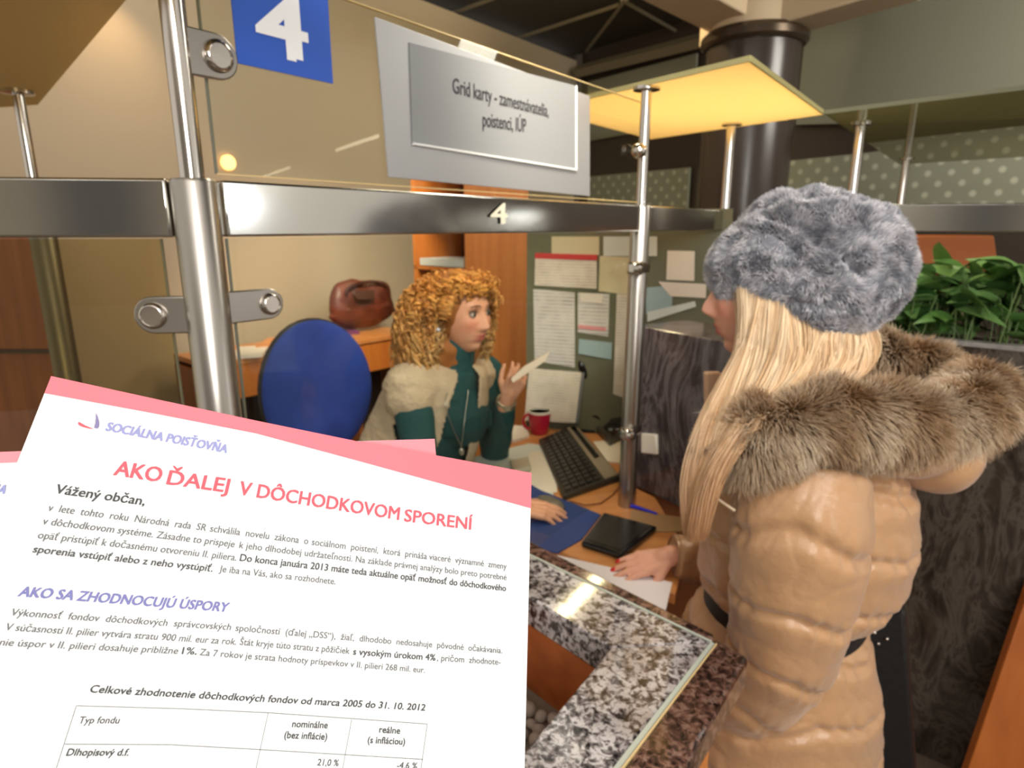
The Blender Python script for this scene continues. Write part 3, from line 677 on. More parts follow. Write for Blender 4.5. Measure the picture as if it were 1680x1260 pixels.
# planter block behind the customer
e0, e1 = pz(1432, 546, ZD), pz(1682, 569, ZD); e1 = e0+(e1-e0)*2.2
ed = unit(e1-e0); eb = unit(np.cross(UP, ed)); eb = eb if eb[1] > 0 else -eb
t = thing('granite_planter', 'tall dark brown granite planter block behind the customer holding the green plant', 'planter', V(*e0[:2], 0))
e00 = e0-ed*.12
MB().slab([V(*e00[:2], 0), V(*e1[:2], 0), V(*e1[:2], ZD-.012), V(*e00[:2], ZD-.012)], eb*.02).build('front_slab', sg2, t, smooth=False)
MB().slab([V(*(e00+eb*.32)[:2], 0), V(*(e1+eb*.32)[:2], 0), V(*(e1+eb*.32)[:2], ZD-.03), V(*(e00+eb*.32)[:2], ZD-.03)], eb*.02).build('rear_slab', sg2, t, smooth=False)
MB().slab([V(*e00[:2], 0), V(*(e00+eb*.32)[:2], 0), V(*(e00+eb*.32)[:2], ZD-.03), V(*e00[:2], ZD-.03)], ed*.02).build('end_slab', sg2, t, smooth=False)
MB().slab([e00-eb*.004-UP*.012, e1-eb*.004-UP*.012, e1-eb*.004, e00-eb*.004], eb*.04).build('top_edge', mat('light_granite_edge', (150, 146, 142), .3, var=.2, vscale=50), t, smooth=False)
MB().slab([e00+eb*.02-UP*.05, e1+eb*.02-UP*.05, e1+eb*.32-UP*.05, e00+eb*.32-UP*.05], -UP*.02).build('soil', mat('soil', (58, 42, 32), .95, bump=.4), t, smooth=False)
# orange wooden panel at the lower right
g0, g1 = py(1690, 962, 1.42), py(1588, 1262, 1.30)
dn = unit(g1-g0); MB().slab([g0, g1+dn*.15, g1+dn*.15+V(.9, -.2, 0), g0+V(.7, -.25, .0)], V(.02, .04, 0)).build('wood_panel', wood('panel_wood', (190, 108, 46), (172, 92, 36), 'Z', 1.5), label='plain orange wooden panel in the lower right corner', cat='panel', bevel=.003)
# plant
random.seed(5)
mid = lambda x, y, o: (lambda d: CAM+d*((float(np.dot(eb, e0))+o)/np.dot(eb, d)))(ray(x, y))
pc = mid(1560, 545, .15); pt = thing('potted_plant', 'leafy green plant with broad pointed leaves on the granite planter', 'plant', V(pc[0], pc[1], ZD-.05))
lm = [mat('leaf_green', (74, 112, 52), .35, var=.25, vscale=20), mat('leaf_dark_green', (44, 76, 34), .35, var=.25, vscale=20), mat('leaf_light_green', (112, 150, 84), .35, var=.2, vscale=20)]
def leaf_mesh(w_, l, bend, m):
    v = []; f = []; n = 8
    for i in range(n+1):
        u = i/n; hw = w_*math.sin(math.pi*u**.75)*(1-.25*u)+.0006
        zc_ = -bend*u*u; 
        v += [(u*l, -hw, zc_+hw*.30), (u*l, 0, zc_), (u*l, hw, zc_+hw*.30)]
    for i in range(n): f += [(3*i, 3*i+3, 3*i+4, 3*i+1), (3*i+1, 3*i+4, 3*i+5, 3*i+2)]
    me = bpy.data.meshes.new('leaf'); me.from_pydata(v, [], f); me.materials.append(m); me.polygons.foreach_set('use_smooth', [True]*len(me.polygons)); return me
LM = [leaf_mesh(.017+.004*(i % 3), .075+.012*(i % 3), .012+.012*(i % 2), lm[i % 3]) for i in range(6)]
stems = []
for k in range(230):
    px, pyy = random.uniform(1425, 1700), random.gauss(488, 38)
    lim = 425 + (25 if px < 1500 else 0)
    lim = 452 if px < 1530 else 428
    if pyy < lim or pyy > 552: pyy = random.uniform(lim+12, 548)
    p = mid(px, pyy, random.uniform(.03, .26))
    if p[2] > ZD+.25 or p[2] < ZD-.03: continue
    o = bpy.data.objects.new('leaf', random.choice(LM)); COL.objects.link(o); o.parent = pt
    o.location = tuple(p-ORG[pt.name]); o.rotation_euler = (random.uniform(-.9, .6), random.uniform(-.7, .5), random.uniform(0, 6.28)); s_ = random.uniform(.85, 1.45); o.scale = (s_,)*3
    if k % 3 == 0: stems.append(p)
sm_ = MB()
for p in stems:
    b_ = V(p[0]+random.uniform(-.05, .05), p[1]+random.uniform(-.03, .03), ZD-.05); sm_.tube([b_, (b_+p)/2+V(0, 0, .02), p], .0018, 5)
sm_.build('stems', mat('stem_green', (96, 120, 60), .5), pt, kind='stuff')
xo = [py(1474, 386, 2.0), py(1632, 386, 2.0), py(1640, 446, 2.0), py(1480, 446, 2.0)]
MB().slab(xo, V(0, .18, 0)).build('terracotta_trough', mat('terracotta', (196, 112, 62), .7), label='orange terracotta trough behind the green plant, under the bright rail', cat='trough', bevel=.006)

# ============================================================ DESK AND WHAT LIES ON IT
ZT = .75
def T(x, y, z=ZT): return pz(x, y, z)
dk = [T(752, 800), T(800, 722), T(872, 688), T(1030, 672), T(1160, 700), T(1190, 860), T(1120, 985), T(868, 885)]
bd = unit(V(.932, -.362, 0)); bn = unit(V(-.362, -.932, 0)); Bp = T(868, 697); bc = float(np.dot(bn, Bp))
def B(x, y, off=0.0): return pn(x, y, bn, bc+off)
def bl_(x): p = B(x, 600, .008); return V(p[0], p[1], ZT)
def ft(p): return V(p[0], p[1], ZT)
dk = [T(752, 800), T(800, 722), bl_(868), bl_(1030), ft(d0+bk*.20-dd*.01), ft(d0-bk*.008-dd*.01), ft(d0-bk*.008+dd*.13), T(1128, 905), T(1108, 975), T(868, 885)]
t = thing('office_desk', 'beech office desk behind the glass, covered with papers and a keyboard', 'desk', V(*T(960, 760)[:2], 0))
MB().slab([p-UP*.028 for p in dk], UP*.028).build('desk_top', wood_d, t, smooth=False, bevel=.003)
cen = sum(dk)/len(dk)
for i in (0, 2, 4, 8):
    p = dk[i]+(cen-dk[i])*.16; MB().box(V(p[0], p[1], .361), (.05, .05, .722)).build('leg', steel_b, t)
def flat(name, px, z, th, m, label, cat, bevel=0, group=None):
    return MB().slab([T(*p, z) for p in px], UP*th).build(name, m, label=label, cat=cat, smooth=False, bevel=bevel, group=group)
pap = mat('office_paper', (232, 222, 206), .8)
pap2 = mat('office_paper_cool', (214, 220, 214), .8)
def printed(name, base, inkc, sc=90, axis='Z', amt=.5):
    m = mat(name, base, .8); nt = m.node_tree; N = nt.nodes; Lk = nt.links; b = N['Principled BSDF']
    tc = N.new('ShaderNodeTexCoord'); mp = N.new('ShaderNodeMapping'); wv = N.new('ShaderNodeTexWave'); wv.wave_type = 'BANDS'; wv.bands_direction = axis; wv.inputs['Scale'].default_value = sc/6.28*2
    n = N.new('ShaderNodeTexNoise'); n.inputs['Scale'].default_value = 22
    Lk.new(tc.outputs['Object'], wv.inputs['Vector']); Lk.new(tc.outputs['Object'], n.inputs['Vector'])
    mu = N.new('ShaderNodeMath'); mu.operation = 'MULTIPLY'; Lk.new(wv.outputs['Fac'], mu.inputs[0]); Lk.new(n.outputs['Fac'], mu.inputs[1])
    r = ramp(nt, [(.28, base), (.28+amt, inkc)]); Lk.new(mu.outputs[0], r.inputs['Fac']); Lk.new(r.outputs['Color'], b.inputs['Base Color']); return m
prt = printed('printed_sheet', (226, 216, 198), (150, 140, 124))
prt2 = printed('printed_form', (216, 212, 204), (140, 136, 130), 70)
flat('paper_sheet', [(772, 752), (868, 728), (912, 735), (908, 812), (770, 812)], .7505, .002, pap2, 'grey-white form lying on the desk next to the clerk', 'paper')
flat('paper_sheet', [(868, 742), (912, 738), (914, 808), (862, 806)], .753, .001, pap, 'cream sheet partly under the black keyboard', 'paper')
flat('paper_sheet', [(812, 714), (832, 702), (862, 703), (868, 718), (845, 726), (820, 724)], .7505, .012, pap, 'stack of cream papers behind the red mug', 'paper')
flat('paper_sheet', [(973, 726), (1030, 722), (1024, 762), (996, 758)], .7505, .004, pap, 'cream note paper between keyboard and steel post', 'paper')
flat('glass_dish', [(836, 763), (866, 757), (872, 774), (842, 781)], .7545, .02, mat('cloudy_glass', (186, 180, 160), .2), 'small cloudy glass dish on the white form', 'dish', .006)
flat('mouse_pad', [(860, 790), (888, 806), (986, 846), (955, 886), (914, 909), (846, 892)], .7505, .004, mat('pad_blue', (40, 66, 128), .7), 'dark blue mouse pad on the desk below the keyboard', 'mouse pad', .001)
flat('envelope', [(1036, 838), (1116, 850), (1140, 872), (1088, 874), (1030, 868)], .7505, .003, mat('kraft', (176, 140, 96), .8), 'brown envelope on the desk beside the tray', 'envelope')
bl = mat('glossy_black', (14, 13, 12), .12)
t = thing('payment_tray', 'glossy black tray on the desk by the customer hand', 'tray', T(1010, 890))
q = [T(990, 848, .752), T(1078, 872, .752), T(1020, 920, .752), T(953, 898, .752)]
MB().slab(q, UP*.016).build('tray_body', bl, t, smooth=False, bevel=.006, seg=3)
cc_ = sum(q)/4; MB().slab([cc_+(p-cc_)*.8+UP*.0162 for p in q], UP*.001).build('tray_pad', mat('black_pad', (20, 19, 17), .25, var=.5, vscale=60), t, smooth=False)
t = thing('paper_sheet', 'white paper held flat on the desk under the customer hand', 'paper', T(1010, 950))
MB().slab([T(913, 911, .7525), T(1000, 931, .7525), T(1103, 956, .7525), T(1090, 1010, .7525), T(960, 990, .7525)], UP*.001).build('sheet', mat('white_paper', (236, 230, 232), .8), t, smooth=False)
mb = MB().tube([T(1032, 829, .757), T(1050, 834, .757), T(1078, 843, .757)], [.005, .0055, .003], 10)
mb.build('ballpoint_pen', mat('pen_blue', (30, 40, 200), .3), label='bright blue ballpoint pen at the foot of the granite divider', cat='pen')
# computer mouse under the clerk hand
t = thing('computer_mouse', 'grey and black computer mouse on the blue pad under the clerk hand', 'mouse', T(905, 828))
c = T(902, 826, .767); fd = unit(T(925, 830)-T(890, 815)); sd_ = np.cross(UP, fd)
MB().ball(c, (.052, .030, .018), 20, 12, (fd, sd_, UP)).build('mouse_shell', mat('mouse_grey', (110, 104, 92), .35), t)
MB().ball(c-UP*.006, (.054, .032, .012), 20, 8, (fd, sd_, UP)).build('mouse_base', bl, t)
# keyboard
t = thing('keyboard', 'black computer keyboard with a grey strip lying slantwise on the desk', 'keyboard', T(945, 760))
k0, k1_, k2, k3 = T(884, 722, .765), T(945, 697, .765), T(1018, 783, .765), T(925, 816, .765)
k1_ = k0+(k1_-k0)*1.0
kb = mat('keyboard_black', (42, 38, 32), .45)
def kq(u, v, z=0): return (k0*(1-u)+k3*u)*(1-v)+(k1_*(1-u)+k2*u)*v + UP*z
MB().slab([kq(0, 0, -.013), kq(1, 0, -.013), kq(1, 1, -.013), kq(0, 1, -.013)], UP*.018).build('case', kb, t, smooth=False, bevel=.004)
MB().slab([kq(.02, .72, .0052), kq(.98, .72, .0052), kq(.98, .97, .0052), kq(.02, .97, .0052)], UP*.004).build('grey_strip', mat('strip_grey', (140, 126, 106), .4), t, smooth=False, bevel=.002)
MB().slab([kq(.05, .80, .0095), kq(.68, .80, .0095), kq(.68, .90, .0095), kq(.05, .90, .0095)], UP*.002).build('display_window', bl, t, smooth=False)
km = mat('key_black', (34, 30, 26), .35)
for r_ in range(5):
    for c_ in range(15):
        u0, v0 = .03+.94*c_/15, .04+.64*r_/5
        a = [kq(u0, v0, .0052), kq(u0+.053, v0, .0052), kq(u0+.053, v0+.108, .0052), kq(u0, v0+.108, .0052)]; ca = sum(a)/4
        mb = MB(); tp = [ca+(p-ca)*.82+UP*.006 for p in a]; mb.add(a+tp, [(4, 5, 6, 7), (0, 1, 5, 4), (1, 2, 6, 5), (2, 3, 7, 6), (3, 0, 4, 7), (3, 2, 1, 0)]); mb.build('key', km, t, smooth=False)
# telephone
bd = unit(V(.932, -.362, 0)); bn = unit(V(-.362, -.932, 0)); Bp = T(868, 697); bc = float(np.dot(bn, Bp))
def B(x, y, off=0.0): return pn(x, y, bn, bc+off)
t = thing('desk_telephone', 'dark grey desk telephone with handset between keyboard and steel post', 'telephone', T(1000, 715))
ph = mat('phone_grey', (70, 66, 56), .35)
q = [T(974, 706), T(1000, 734), T(1046, 712), T(1016, 684)]
mb = MB(); lo = [p+UP*.001 for p in q]; hi = [q[0]+UP*.025, q[1]+UP*.03, q[2]+UP*.085, q[3]+UP*.08]
mb.add(lo+hi, [(3, 2, 1, 0), (4, 5, 6, 7), (0, 1, 5, 4), (1, 2, 6, 5), (2, 3, 7, 6), (3, 0, 4, 7)]); mb.build('phone_base', ph, t, smooth=False, bevel=.006, seg=3)
ha, hb = q[0]+UP*.05+(q[1]-q[0])*.1, q[3]+UP*.115+(q[2]-q[3])*.1
MB().tube([ha, ha*.8+hb*.2+UP*.02, ha*.5+hb*.5+UP*.026, ha*.2+hb*.8+UP*.02, hb], [.024, .017, .015, .017, .024], 14).build('handset', bl, t)
MB().slab([q[1]*.6+q[0]*.4+UP*.05, q[1]+UP*.045+(q[2]-q[1])*.1, q[2]+UP*.092-(q[2]-q[1])*.1, q[2]*.4+q[3]*.6+UP*.088], UP*.004).build('display', bl, t, smooth=False)
# mug
mc = T(885, 711); t = thing('mug', 'red mug with a pale rim and handle on the desk', 'mug', mc)
mb = MB(); prof = [(.030, 0), (.034, .006), (.042, .05), (.045, .092), (.0415, .092), (.039, .05), (.031, .010), (.001, .009)]
mb.lathe(prof, mc+UP*.001, 32).build('mug_body', mat('mug_red', (170, 22, 48), .25), t)
MB().lathe([(.0452, 0), (.0452, .007), (.041, .008), (.041, 0)], mc+UP*.088, 32).build('rim', mat('mug_rim', (214, 206, 190), .3), t)
hx = unit(V(-1, -.15, 0)); MB().tube([mc+hx*(.040+.026*math.sin(a))+UP*(.052+.030*math.cos(a)) for a in np.linspace(0, math.pi, 12)], .0055, 10).build('handle', mat('mug_red', (170, 22, 48), .25), t)
# pen pot, magnifier, marker, paper stand
pc_ = T(966, 692); t = thing('pen_pot', 'black pen pot beside the desk telephone', 'pot', pc_)
MB().lathe([(.033, 0), (.036, .10), (.033, .10), (.031, .01)], pc_+UP*.001, 24).build('pot', bl, t)
p2 = pc_+V(.01, .0, .10); MB().tube([pc_+UP*.02, pc_+V(.02, 0, .21)], .004, 8).build('pen', mat('pen_grey', (90, 90, 96), .4), label='grey pen with a white tip standing in the black pot', cat='pen')
MB().tube([pc_+V(-.01, .01, .02), pc_+V(-.025, .02, .13)], .004, 8).build('pen', bl, label='short black pen leaning left in the black pot', cat='pen')
mk = T(993, 693); t = thing('glue_stick', 'red and yellow glue stick standing right of the pen pot', 'glue stick', mk)
MB().lathe([(.011, 0), (.011, .06)], mk+UP*.001, 18).build('tube', mat('stick_yellow', (226, 160, 30), .4), t)
MB().lathe([(.0125, 0), (.0125, .035), (.010, .038)], mk+UP*.061, 18).build('cap', mat('stick_red', (206, 40, 30), .4), t)
fc = py(959, 610, 2.42); t = thing('desk_magnifier', 'dark oval magnifier on a thin stalk above the pen pot', 'magnifier', V(fc[0]+.02, fc[1], .75))
MB().ball(fc, (.018, .012, .050), 18, 12, (V(.9, 0, .43), V(0, 1, 0), V(-.43, 0, .9))).build('lens', bl, t)
MB().tube([V(fc[0]+.02, fc[1], .76), V(fc[0]+.045, fc[1], .88), fc], .003, 8).build('stalk', bl, t)
MB().lathe([(.035, 0), (.035, .008)], V(fc[0]+.02, fc[1], .751), 20).build('foot', bl, t)
gp = T(944, 699); t = MB().ball(gp+UP*.010, (.03, .014, .012), 14, 8).build('staple_remover', mat('green_plastic', (30, 120, 84), .4), label='small green plastic staple remover at the top of the keyboard', cat='stapler')
st = [B(868, 604, .020), B(954, 611, .020), B(944, 694, .045), B(860, 690, .045)]
for p in (st[2], st[3]): p[2] = max(p[2], .758)
t = thing('document_stand', 'grey document stand holding a large printed sheet behind the mug', 'stand', (st[2]+st[3])/2)
MB().slab([p+V(0.012, .006, -.003) for p in st], V(.004, .012, 0)).build('back_plate', mat('stand_grey', (120, 122, 122), .4), t, smooth=False)
MB().slab(st, V(0, .002, 0)).build('paper_sheet', prt, label='large printed sheet leaning on the document stand behind the mug', cat='paper', smooth=False)
cab = mat('cable_brown', (120, 60, 30), .5)
MB().tube([T(x, y, .754) for x, y in ((935, 822), (960, 829), (985, 826), (1005, 812), (1024, 790), (1030, 770))], .0022, 6).build('cable', cab, label='thin brown cable curling below the keyboard', cat='cable')

# ============================================================ BOARD WITH PINNED PAPERS
bd = unit(V(.932, -.362, 0)); bn = unit(V(-.362, -.932, 0)); Bp = T(868, 697); bc = float(np.dot(bn, Bp))
def B(x, y, off=0.0): return pn(x, y, bn, bc+off)
bx0, bx1 = B(864, 500), B(1190, 500); ztop = B(900, 345)[2]
t = MB().slab([V(*bx0[:2], .0), V(*bx1[:2], .0), V(*bx1[:2], ztop), V(*bx0[:2], ztop)], -bn*.03).build('partition_board', mat('board_green_grey', (108, 108, 84), .6), label='grey green partition board behind the desk, covered with pinned papers', cat='board', smooth=False)
blue_p = mat('pale_blue_paper', (158, 182, 184), .8); yel = mat('cream_paper', (212, 200, 164), .8); pkp = mat('pink_stripe_paper', (226, 150, 150), .8)
docs = [([(905, 388), (983, 388), (983, 418), (905, 418)], yel, 'olive cream sheet at the top of the board above the calendar'),
        ([(990, 388), (1078, 388), (1078, 420), (990, 420)], pap2, 'pale green sheet at the top of the board behind the post'),
        ([(878, 424), (979, 428), (979, 474), (877, 468)], prt, 'wall calendar page with a red header bar'),
        ([(984, 420), (1040, 422), (1036, 484), (982, 478)], yel, 'cream sheet right of the calendar'),
        ([(875, 474), (943, 480), (943, 603), (877, 592)], prt2, 'tall printed list below the calendar'),
        ([(948, 480), (1000, 482), (998, 552), (948, 545)], prt2, 'printed form with a pink foot in the middle of the board'),
        ([(1012, 482), (1036, 484), (1030, 655), (1006, 646)], prt, 'long narrow printed strip left of the post'),
        ([(950, 556), (1004, 562), (1003, 590), (949, 580)], blue_p, 'pale blue slip below the pink footed form'),
        ([(1060, 472), (1104, 468), (1102, 508), (1060, 516)], blue_p, 'pale blue notice right of the post'),
        ([(1095, 411), (1140, 412), (1139, 461), (1093, 459)], pap, 'square cream note at the upper right of the board'),
        ([(1080, 462), (1159, 466), (1158, 489), (1100, 486)], pap, 'wide cream slip under the square note'),
        ([(1062, 512), (1140, 494), (1142, 503), (1062, 528)], pap2, 'slanting pale strip above the granite divider')]
for i, (px, m, lab) in enumerate(docs):
    off = .003+.0015*(i % 4)
    o = MB().slab([B(x, y, off) for x, y in px], bn*.001)
    if 'calendar page' in lab:
        t = thing('wall_calendar', lab, 'calendar', B(930, 474, off)); o.build('sheet', m, t, smooth=False)
        MB().slab([B(878, 415, off), B(980, 418, off), B(980, 427, off), B(878, 424, off)], bn*.002).build('header_bar', mat('calendar_red', (206, 60, 60), .6), t, smooth=False)
    elif 'pink foot' in lab:
        t = thing('pinned_paper', lab, 'paper', B(970, 550, off)); o.build('sheet', m, t, smooth=False)
        MB().slab([B(949, 533, off+.001), B(994, 537, off+.001), B(994, 543, off+.001), B(949, 539, off+.001)], bn*.001).build('pink_line', pkp, t, smooth=False)
        MB().slab([B(951, 480, off+.001), B(990, 483, off+.001), B(986, 498, off+.001), B(953, 495, off+.001)], bn*.001).build('cream_tab', pap, t, smooth=False)
    else: o.build('pinned_paper', m, label=lab, cat='paper', smooth=False)

# ============================================================ CABINET, SIDEBOARD, BAG, CHAIR
ZS = .85
f0 = pz(376, 592, ZS); f1 = pz(652, 548, ZS); sdn = unit(f1-f0); sn = np.cross(sdn, UP); sn = sn if np.dot(sn, NR) > 0 else -sn
f00 = f0-sdn*.12; f11 = f1+sdn*.15
t = thing('sideboard', 'low beech sideboard along the cream wall behind the blue chair', 'sideboard', V(*((f00+f11)/2)[:2], 0))
MB().slab([f00-UP*.03, f11-UP*.03, f11, f00], -sn*.42).build('top', wood_d, t, smooth=False, bevel=.003)
MB().slab([f00-sn*.01-UP*.03, f11-sn*.01-UP*.03, f11-sn*.01-UP*.22, f00-sn*.01-UP*.22], -sn*.02).build('apron', wood_o, t, smooth=False)
for u in (0, .34, .67, 1):
    p = f00*(1-u)+f11*u-sn*.03; MB().box(V(p[0], p[1], .4)-sn*.17, (.03, .36, .8), (sdn, sn, UP)).build('side_panel', wood_r, t, smooth=False)
MB().slab([f00-sn*.40-UP*.85, f11-sn*.40-UP*.85, f11-sn*.40-UP*.03, f00-sn*.40-UP*.03], -sn*.01).build('back_panel', dark_m, t, smooth=False)
def S(x, y, z=ZS+.002): return pz(x, y, z)
MB().slab([S(380, 590), S(430, 586), S(442, 572), S(392, 574)], UP*.02).build('paper_stack', pap, label='white papers at the left end of the sideboard', cat='paper', smooth=False)
MB().slab([S(420, 576), S(478, 570), S(490, 558), S(440, 562)], UP*.03).build('folder', mat('folder_orange', (206, 140, 84), .7), label='pale orange folder on the sideboard left of the chair', cat='folder', smooth=False)
MB().slab([S(540, 552), S(590, 548), S(572, 540), S(530, 544)], UP*.02).build('folder', mat('folder_purple', (112, 58, 106), .6), label='purple folder peeking out under the brown bag', cat='folder', smooth=False)
# brown handbag
hc = S(596, 541); hc[2] = ZS+.02; wv_, hh = .24, .36
t = thing('handbag', 'slouchy reddish brown leather handbag standing on the sideboard', 'handbag', hc)
mb = MB().ball(hc+UP*.165, (.275, .12, .175), 36, 24, (sdn, sn, UP)); nv = []
for v in mb.v:
    v = np.array(v)-hc; x, y, z = np.dot(v, sdn), np.dot(v, sn), v[2]
    if z > .16: z += .045*abs(x/.24)**1.5-.02; y *= .7
    x *= 1.05 if z < .1 else .96; d = 1+.10*noise.noise(Vector((x*9, y*9, z*7)))
    nv.append(tuple(hc+sdn*x*d+sn*y*d+UP*max(0, z*d)))
mb.v = nv; mb.build('bag_body', mat('bag_leather', (98, 46, 30), .42, var=.45, vscale=7, bump=.5, bscale=14), t)
MB().tube([hc+sdn*(.17*math.cos(a))+UP*(.255+.06*math.sin(a))+sn*.07 for a in np.linspace(-.2, math.pi+.2, 16)], .011, 8).build('handle', mat('bag_dark', (64, 30, 22), .4), t)
MB().slab([hc+sn*.083+sdn*-.13+UP*.27, hc+sn*.083+sdn*.05+UP*.26, hc+sn*.115+sdn*.02+UP*.20, hc+sn*.115-sdn*.12+UP*.21], sn*.006).build('flap', mat('bag_dark', (64, 30, 22), .4), t, bevel=.003)
# tall cabinet: broad side panel and open shelves
c0, c1 = py(678, 420, 3.75), py(763, 420, 3.45); c2_ = py(866, 420, 3.62)
zt2 = 2.0; dep = V(.0, .5, 0)
t = thing('cabinet', 'tall beech cabinet with open shelves behind the clerk', 'cabinet', V(*c1[:2], 0))
MB().slab([V(*c1[:2], 0), V(*c2_[:2], 0), V(*c2_[:2], zt2), V(*c1[:2], zt2)], unit(V(-.1, 1, 0))*.02).build('side_panel', wood_o, t, smooth=False)
sv = unit(c1-c0); bk2 = unit(V(-sv[1], sv[0], 0)); bk2 = bk2 if bk2[1] > 0 else -bk2
wdt = np.linalg.norm((c1-c0)[:2])
MB().slab([V(*c0[:2], 0), V(*(c0+sv*.035)[:2], 0), V(*(c0+sv*.035)[:2], zt2), V(*c0[:2], zt2)], bk2*.35).build('side_panel', wood_o, t, smooth=False)
MB().slab([V(*(c0+bk2*.35)[:2], 0), V(*(c1+bk2*.35)[:2], 0), V(*(c1+bk2*.35)[:2], zt2), V(*(c0+bk2*.35)[:2], zt2)], bk2*.01).build('back_panel', wood('cab_back', (120, 66, 40), (96, 52, 32), 'Z'), t, smooth=False)
for z in (.45, .9, py(700, 436, 3.7)[2]-.02, py(700, 380, 3.7)[2]+.15, 1.98):
    MB().slab([V(*c0[:2], z), V(*c1[:2], z), V(*(c1+bk2*.34)[:2], z), V(*(c0+bk2*.34)[:2], z)], UP*.02).build('shelf', wood_o, t, smooth=False)
z = py(700, 436, 3.7)[2]+.004
MB().slab([V(*(c0+sv*.06)[:2], z), V(*(c1-sv*.02)[:2], z), V(*(c1-sv*.02+bk2*.25)[:2], z), V(*(c0+sv*.06+bk2*.25)[:2], z)], UP*.04).build('paper_stack', pap2, label='pile of white papers on the cabinet shelf behind the clerk hair', cat='paper', smooth=False)
# blue office chair
hcn = py(522, 640, 2.35); t = thing('office_chair', 'blue padded office chair behind the clerk', 'chair', V(hcn[0], hcn[1]+.1, 0))
cf = unit(V(.75, -.66, 0)); cs = np.cross(UP, cf)
bm = mat('chair_blue', (34, 66, 158), .85, var=.12, vscale=14)
mb = MB().ball(hcn, (.05, .235, .27), 36, 24, (cf*.96+UP*.0, cs, UP)); nv = []
for v in mb.v:
    v = np.array(v)-hcn; y, z = np.dot(v, cs), v[2]; nv.append(tuple(hcn+v+cf*(.30*y*y-.05*z)))
mb.v = nv; mb.build('backrest', bm, t)
mb = MB().ball(hcn+cf*-.018, (.05, .242, .277), 30, 18, (cf, cs, UP)); mb.v = [tuple(np.array(v)+cf*(.30*np.dot(np.array(v)-hcn, cs)**2-.05*(v[2]-hcn[2]))) for v in mb.v]
mb.build('back_shell', mat('chair_black', (24, 24, 26), .5), t)
sc_ = V(hcn[0], hcn[1], 0)+cf*.28; MB().ball(sc_+UP*.46, (.24, .24, .05), 32, 12, (cf, cs, UP)).build('seat', bm, t)
MB().tube([hcn-UP*.2-cf*.05, V(*(hcn-cf*.06)[:2], .5), V(*(hcn+cf*.05)[:2], .42), sc_+UP*.41], .018, 8).build('back_arm', mat('chair_black', (24, 24, 26), .5), t)
MB().lathe([(.025, .09), (.025, .41)], sc_, 16).build('column', steel_b, t)
for k in range(5):
    a = 2*math.pi*k/5; d = V(math.cos(a), math.sin(a), 0); MB().tube([sc_+UP*.10, sc_+d*.28+UP*.06], [.02, .014], 8).build('leg', mat('chair_black', (24, 24, 26), .5), t)
    MB().ball(sc_+d*.28+UP*.028, (.028, .02, .028), 14, 8).build('caster', bl, t)
# brown cupboard seen through the left glass
lw = [py(-260, 420, 2.5), py(92, 420, 2.5)]
t = thing('cupboard', 'reddish brown cupboard seen through the left glass pane', 'cupboard', V(*lw[1][:2], 0))
zl = ZR1+.02
MB().slab([V(*lw[0][:2], 0), V(*lw[1][:2], 0), V(*lw[1][:2], zl), V(*lw[0][:2], zl)], V(-.36, .4, 0)).build('body', wood_r, t, smooth=False)
zd = py(40, 575, 2.5)[2]; MB().box(V((lw[0][0]+lw[1][0])/2, 2.49, zd), (lw[1][0]-lw[0][0]-.02, .02, .012)).build('shelf_edge', dark_m, t, smooth=False)
# ============================================================ PEOPLE
def gs(x, m, s): return np.exp(-((x-m)/s)**2)
def head(mb, c, Fd, up=UP, s=1.0):
    """head as one closed surface: brow, sockets, nose, lips, chin; local x = face forward"""
    Fd = unit(Fd); up = unit(up-Fd*np.dot(up, Fd)); Ld = np.cross(up, Fd)
    n, m = 120, 90; th = np.linspace(0.02, math.pi-.02, m)[:, None]; ph = (np.arange(n)*2*math.pi/n)[None, :]
    x = np.sin(th)*np.cos(ph); y = np.sin(th)*np.sin(ph); z = np.cos(th)*np.ones_like(ph)
    X = np.where(x > 0, x*.090, x*.100); Y = y*.075; Z = z*.118
    low = np.clip(-Z/.118, 0, 1); Y *= 1-.34*low**1.6; X = np.where(x > 0, X*(1+.06*low), X*(1-.50*low))
    fr = np.clip(x, 0, 1)**1.0; fm = np.clip(x*3, 0, 1)
    X += fm*.023*gs(Y, 0, .0105+.006*np.clip(-(Z+.01)/.03, 0, 1))*np.where(Z > -.030, gs(Z, -.030, .034), gs(Z, -.030, .0085))
    X += fm*.006*gs(np.abs(Y), .012, .008)*gs(Z, -.033, .008)
    X -= fm*.012*gs(np.abs(Y), .031, .015)*gs(Z, .012, .013)
    X += fm*.005*gs(np.abs(Y), .026, .022)*gs(Z, .034, .010)
    X += fm*.0075*gs(Y, 0, .020)*(gs(Z, -.054, .0055)+1.1*gs(Z, -.066, .006)) - fm*.004*gs(Y, 0, .018)*gs(Z, -.060, .0022)
    X -= fm*.004*gs(Y, 0, .03)*gs(Z, -.079, .006)
    X += fm*.010*gs(Y, 0, .020)*gs(Z, -.097, .014)
    X += fm*.005*gs(np.abs(Y), .045, .016)*gs(Z, -.016, .018)
    P = c + (X*s)[..., None]*Fd + (Y*s)[..., None]*Ld + (Z*s)[..., None]*up
    v = P.reshape(-1, 3); f = [(i*n+k, (i+1)*n+k, (i+1)*n+(k+1) % n, i*n+(k+1) % n) for i in range(m-1) for k in range(n)]
    f += [tuple(range(n)), tuple((m-1)*n+k for k in range(n-1, -1, -1))]
    mb.add(v, f)
    for sg_ in (1, -1):      # ears
        mb.ball(c+(Ld*sg_*.074-Fd*.008-up*.006)*s, (.017*s, .007*s, .030*s), 14, 10, (unit(Fd+Ld*sg_*.3), Ld, up))
    return Fd, Ld, up
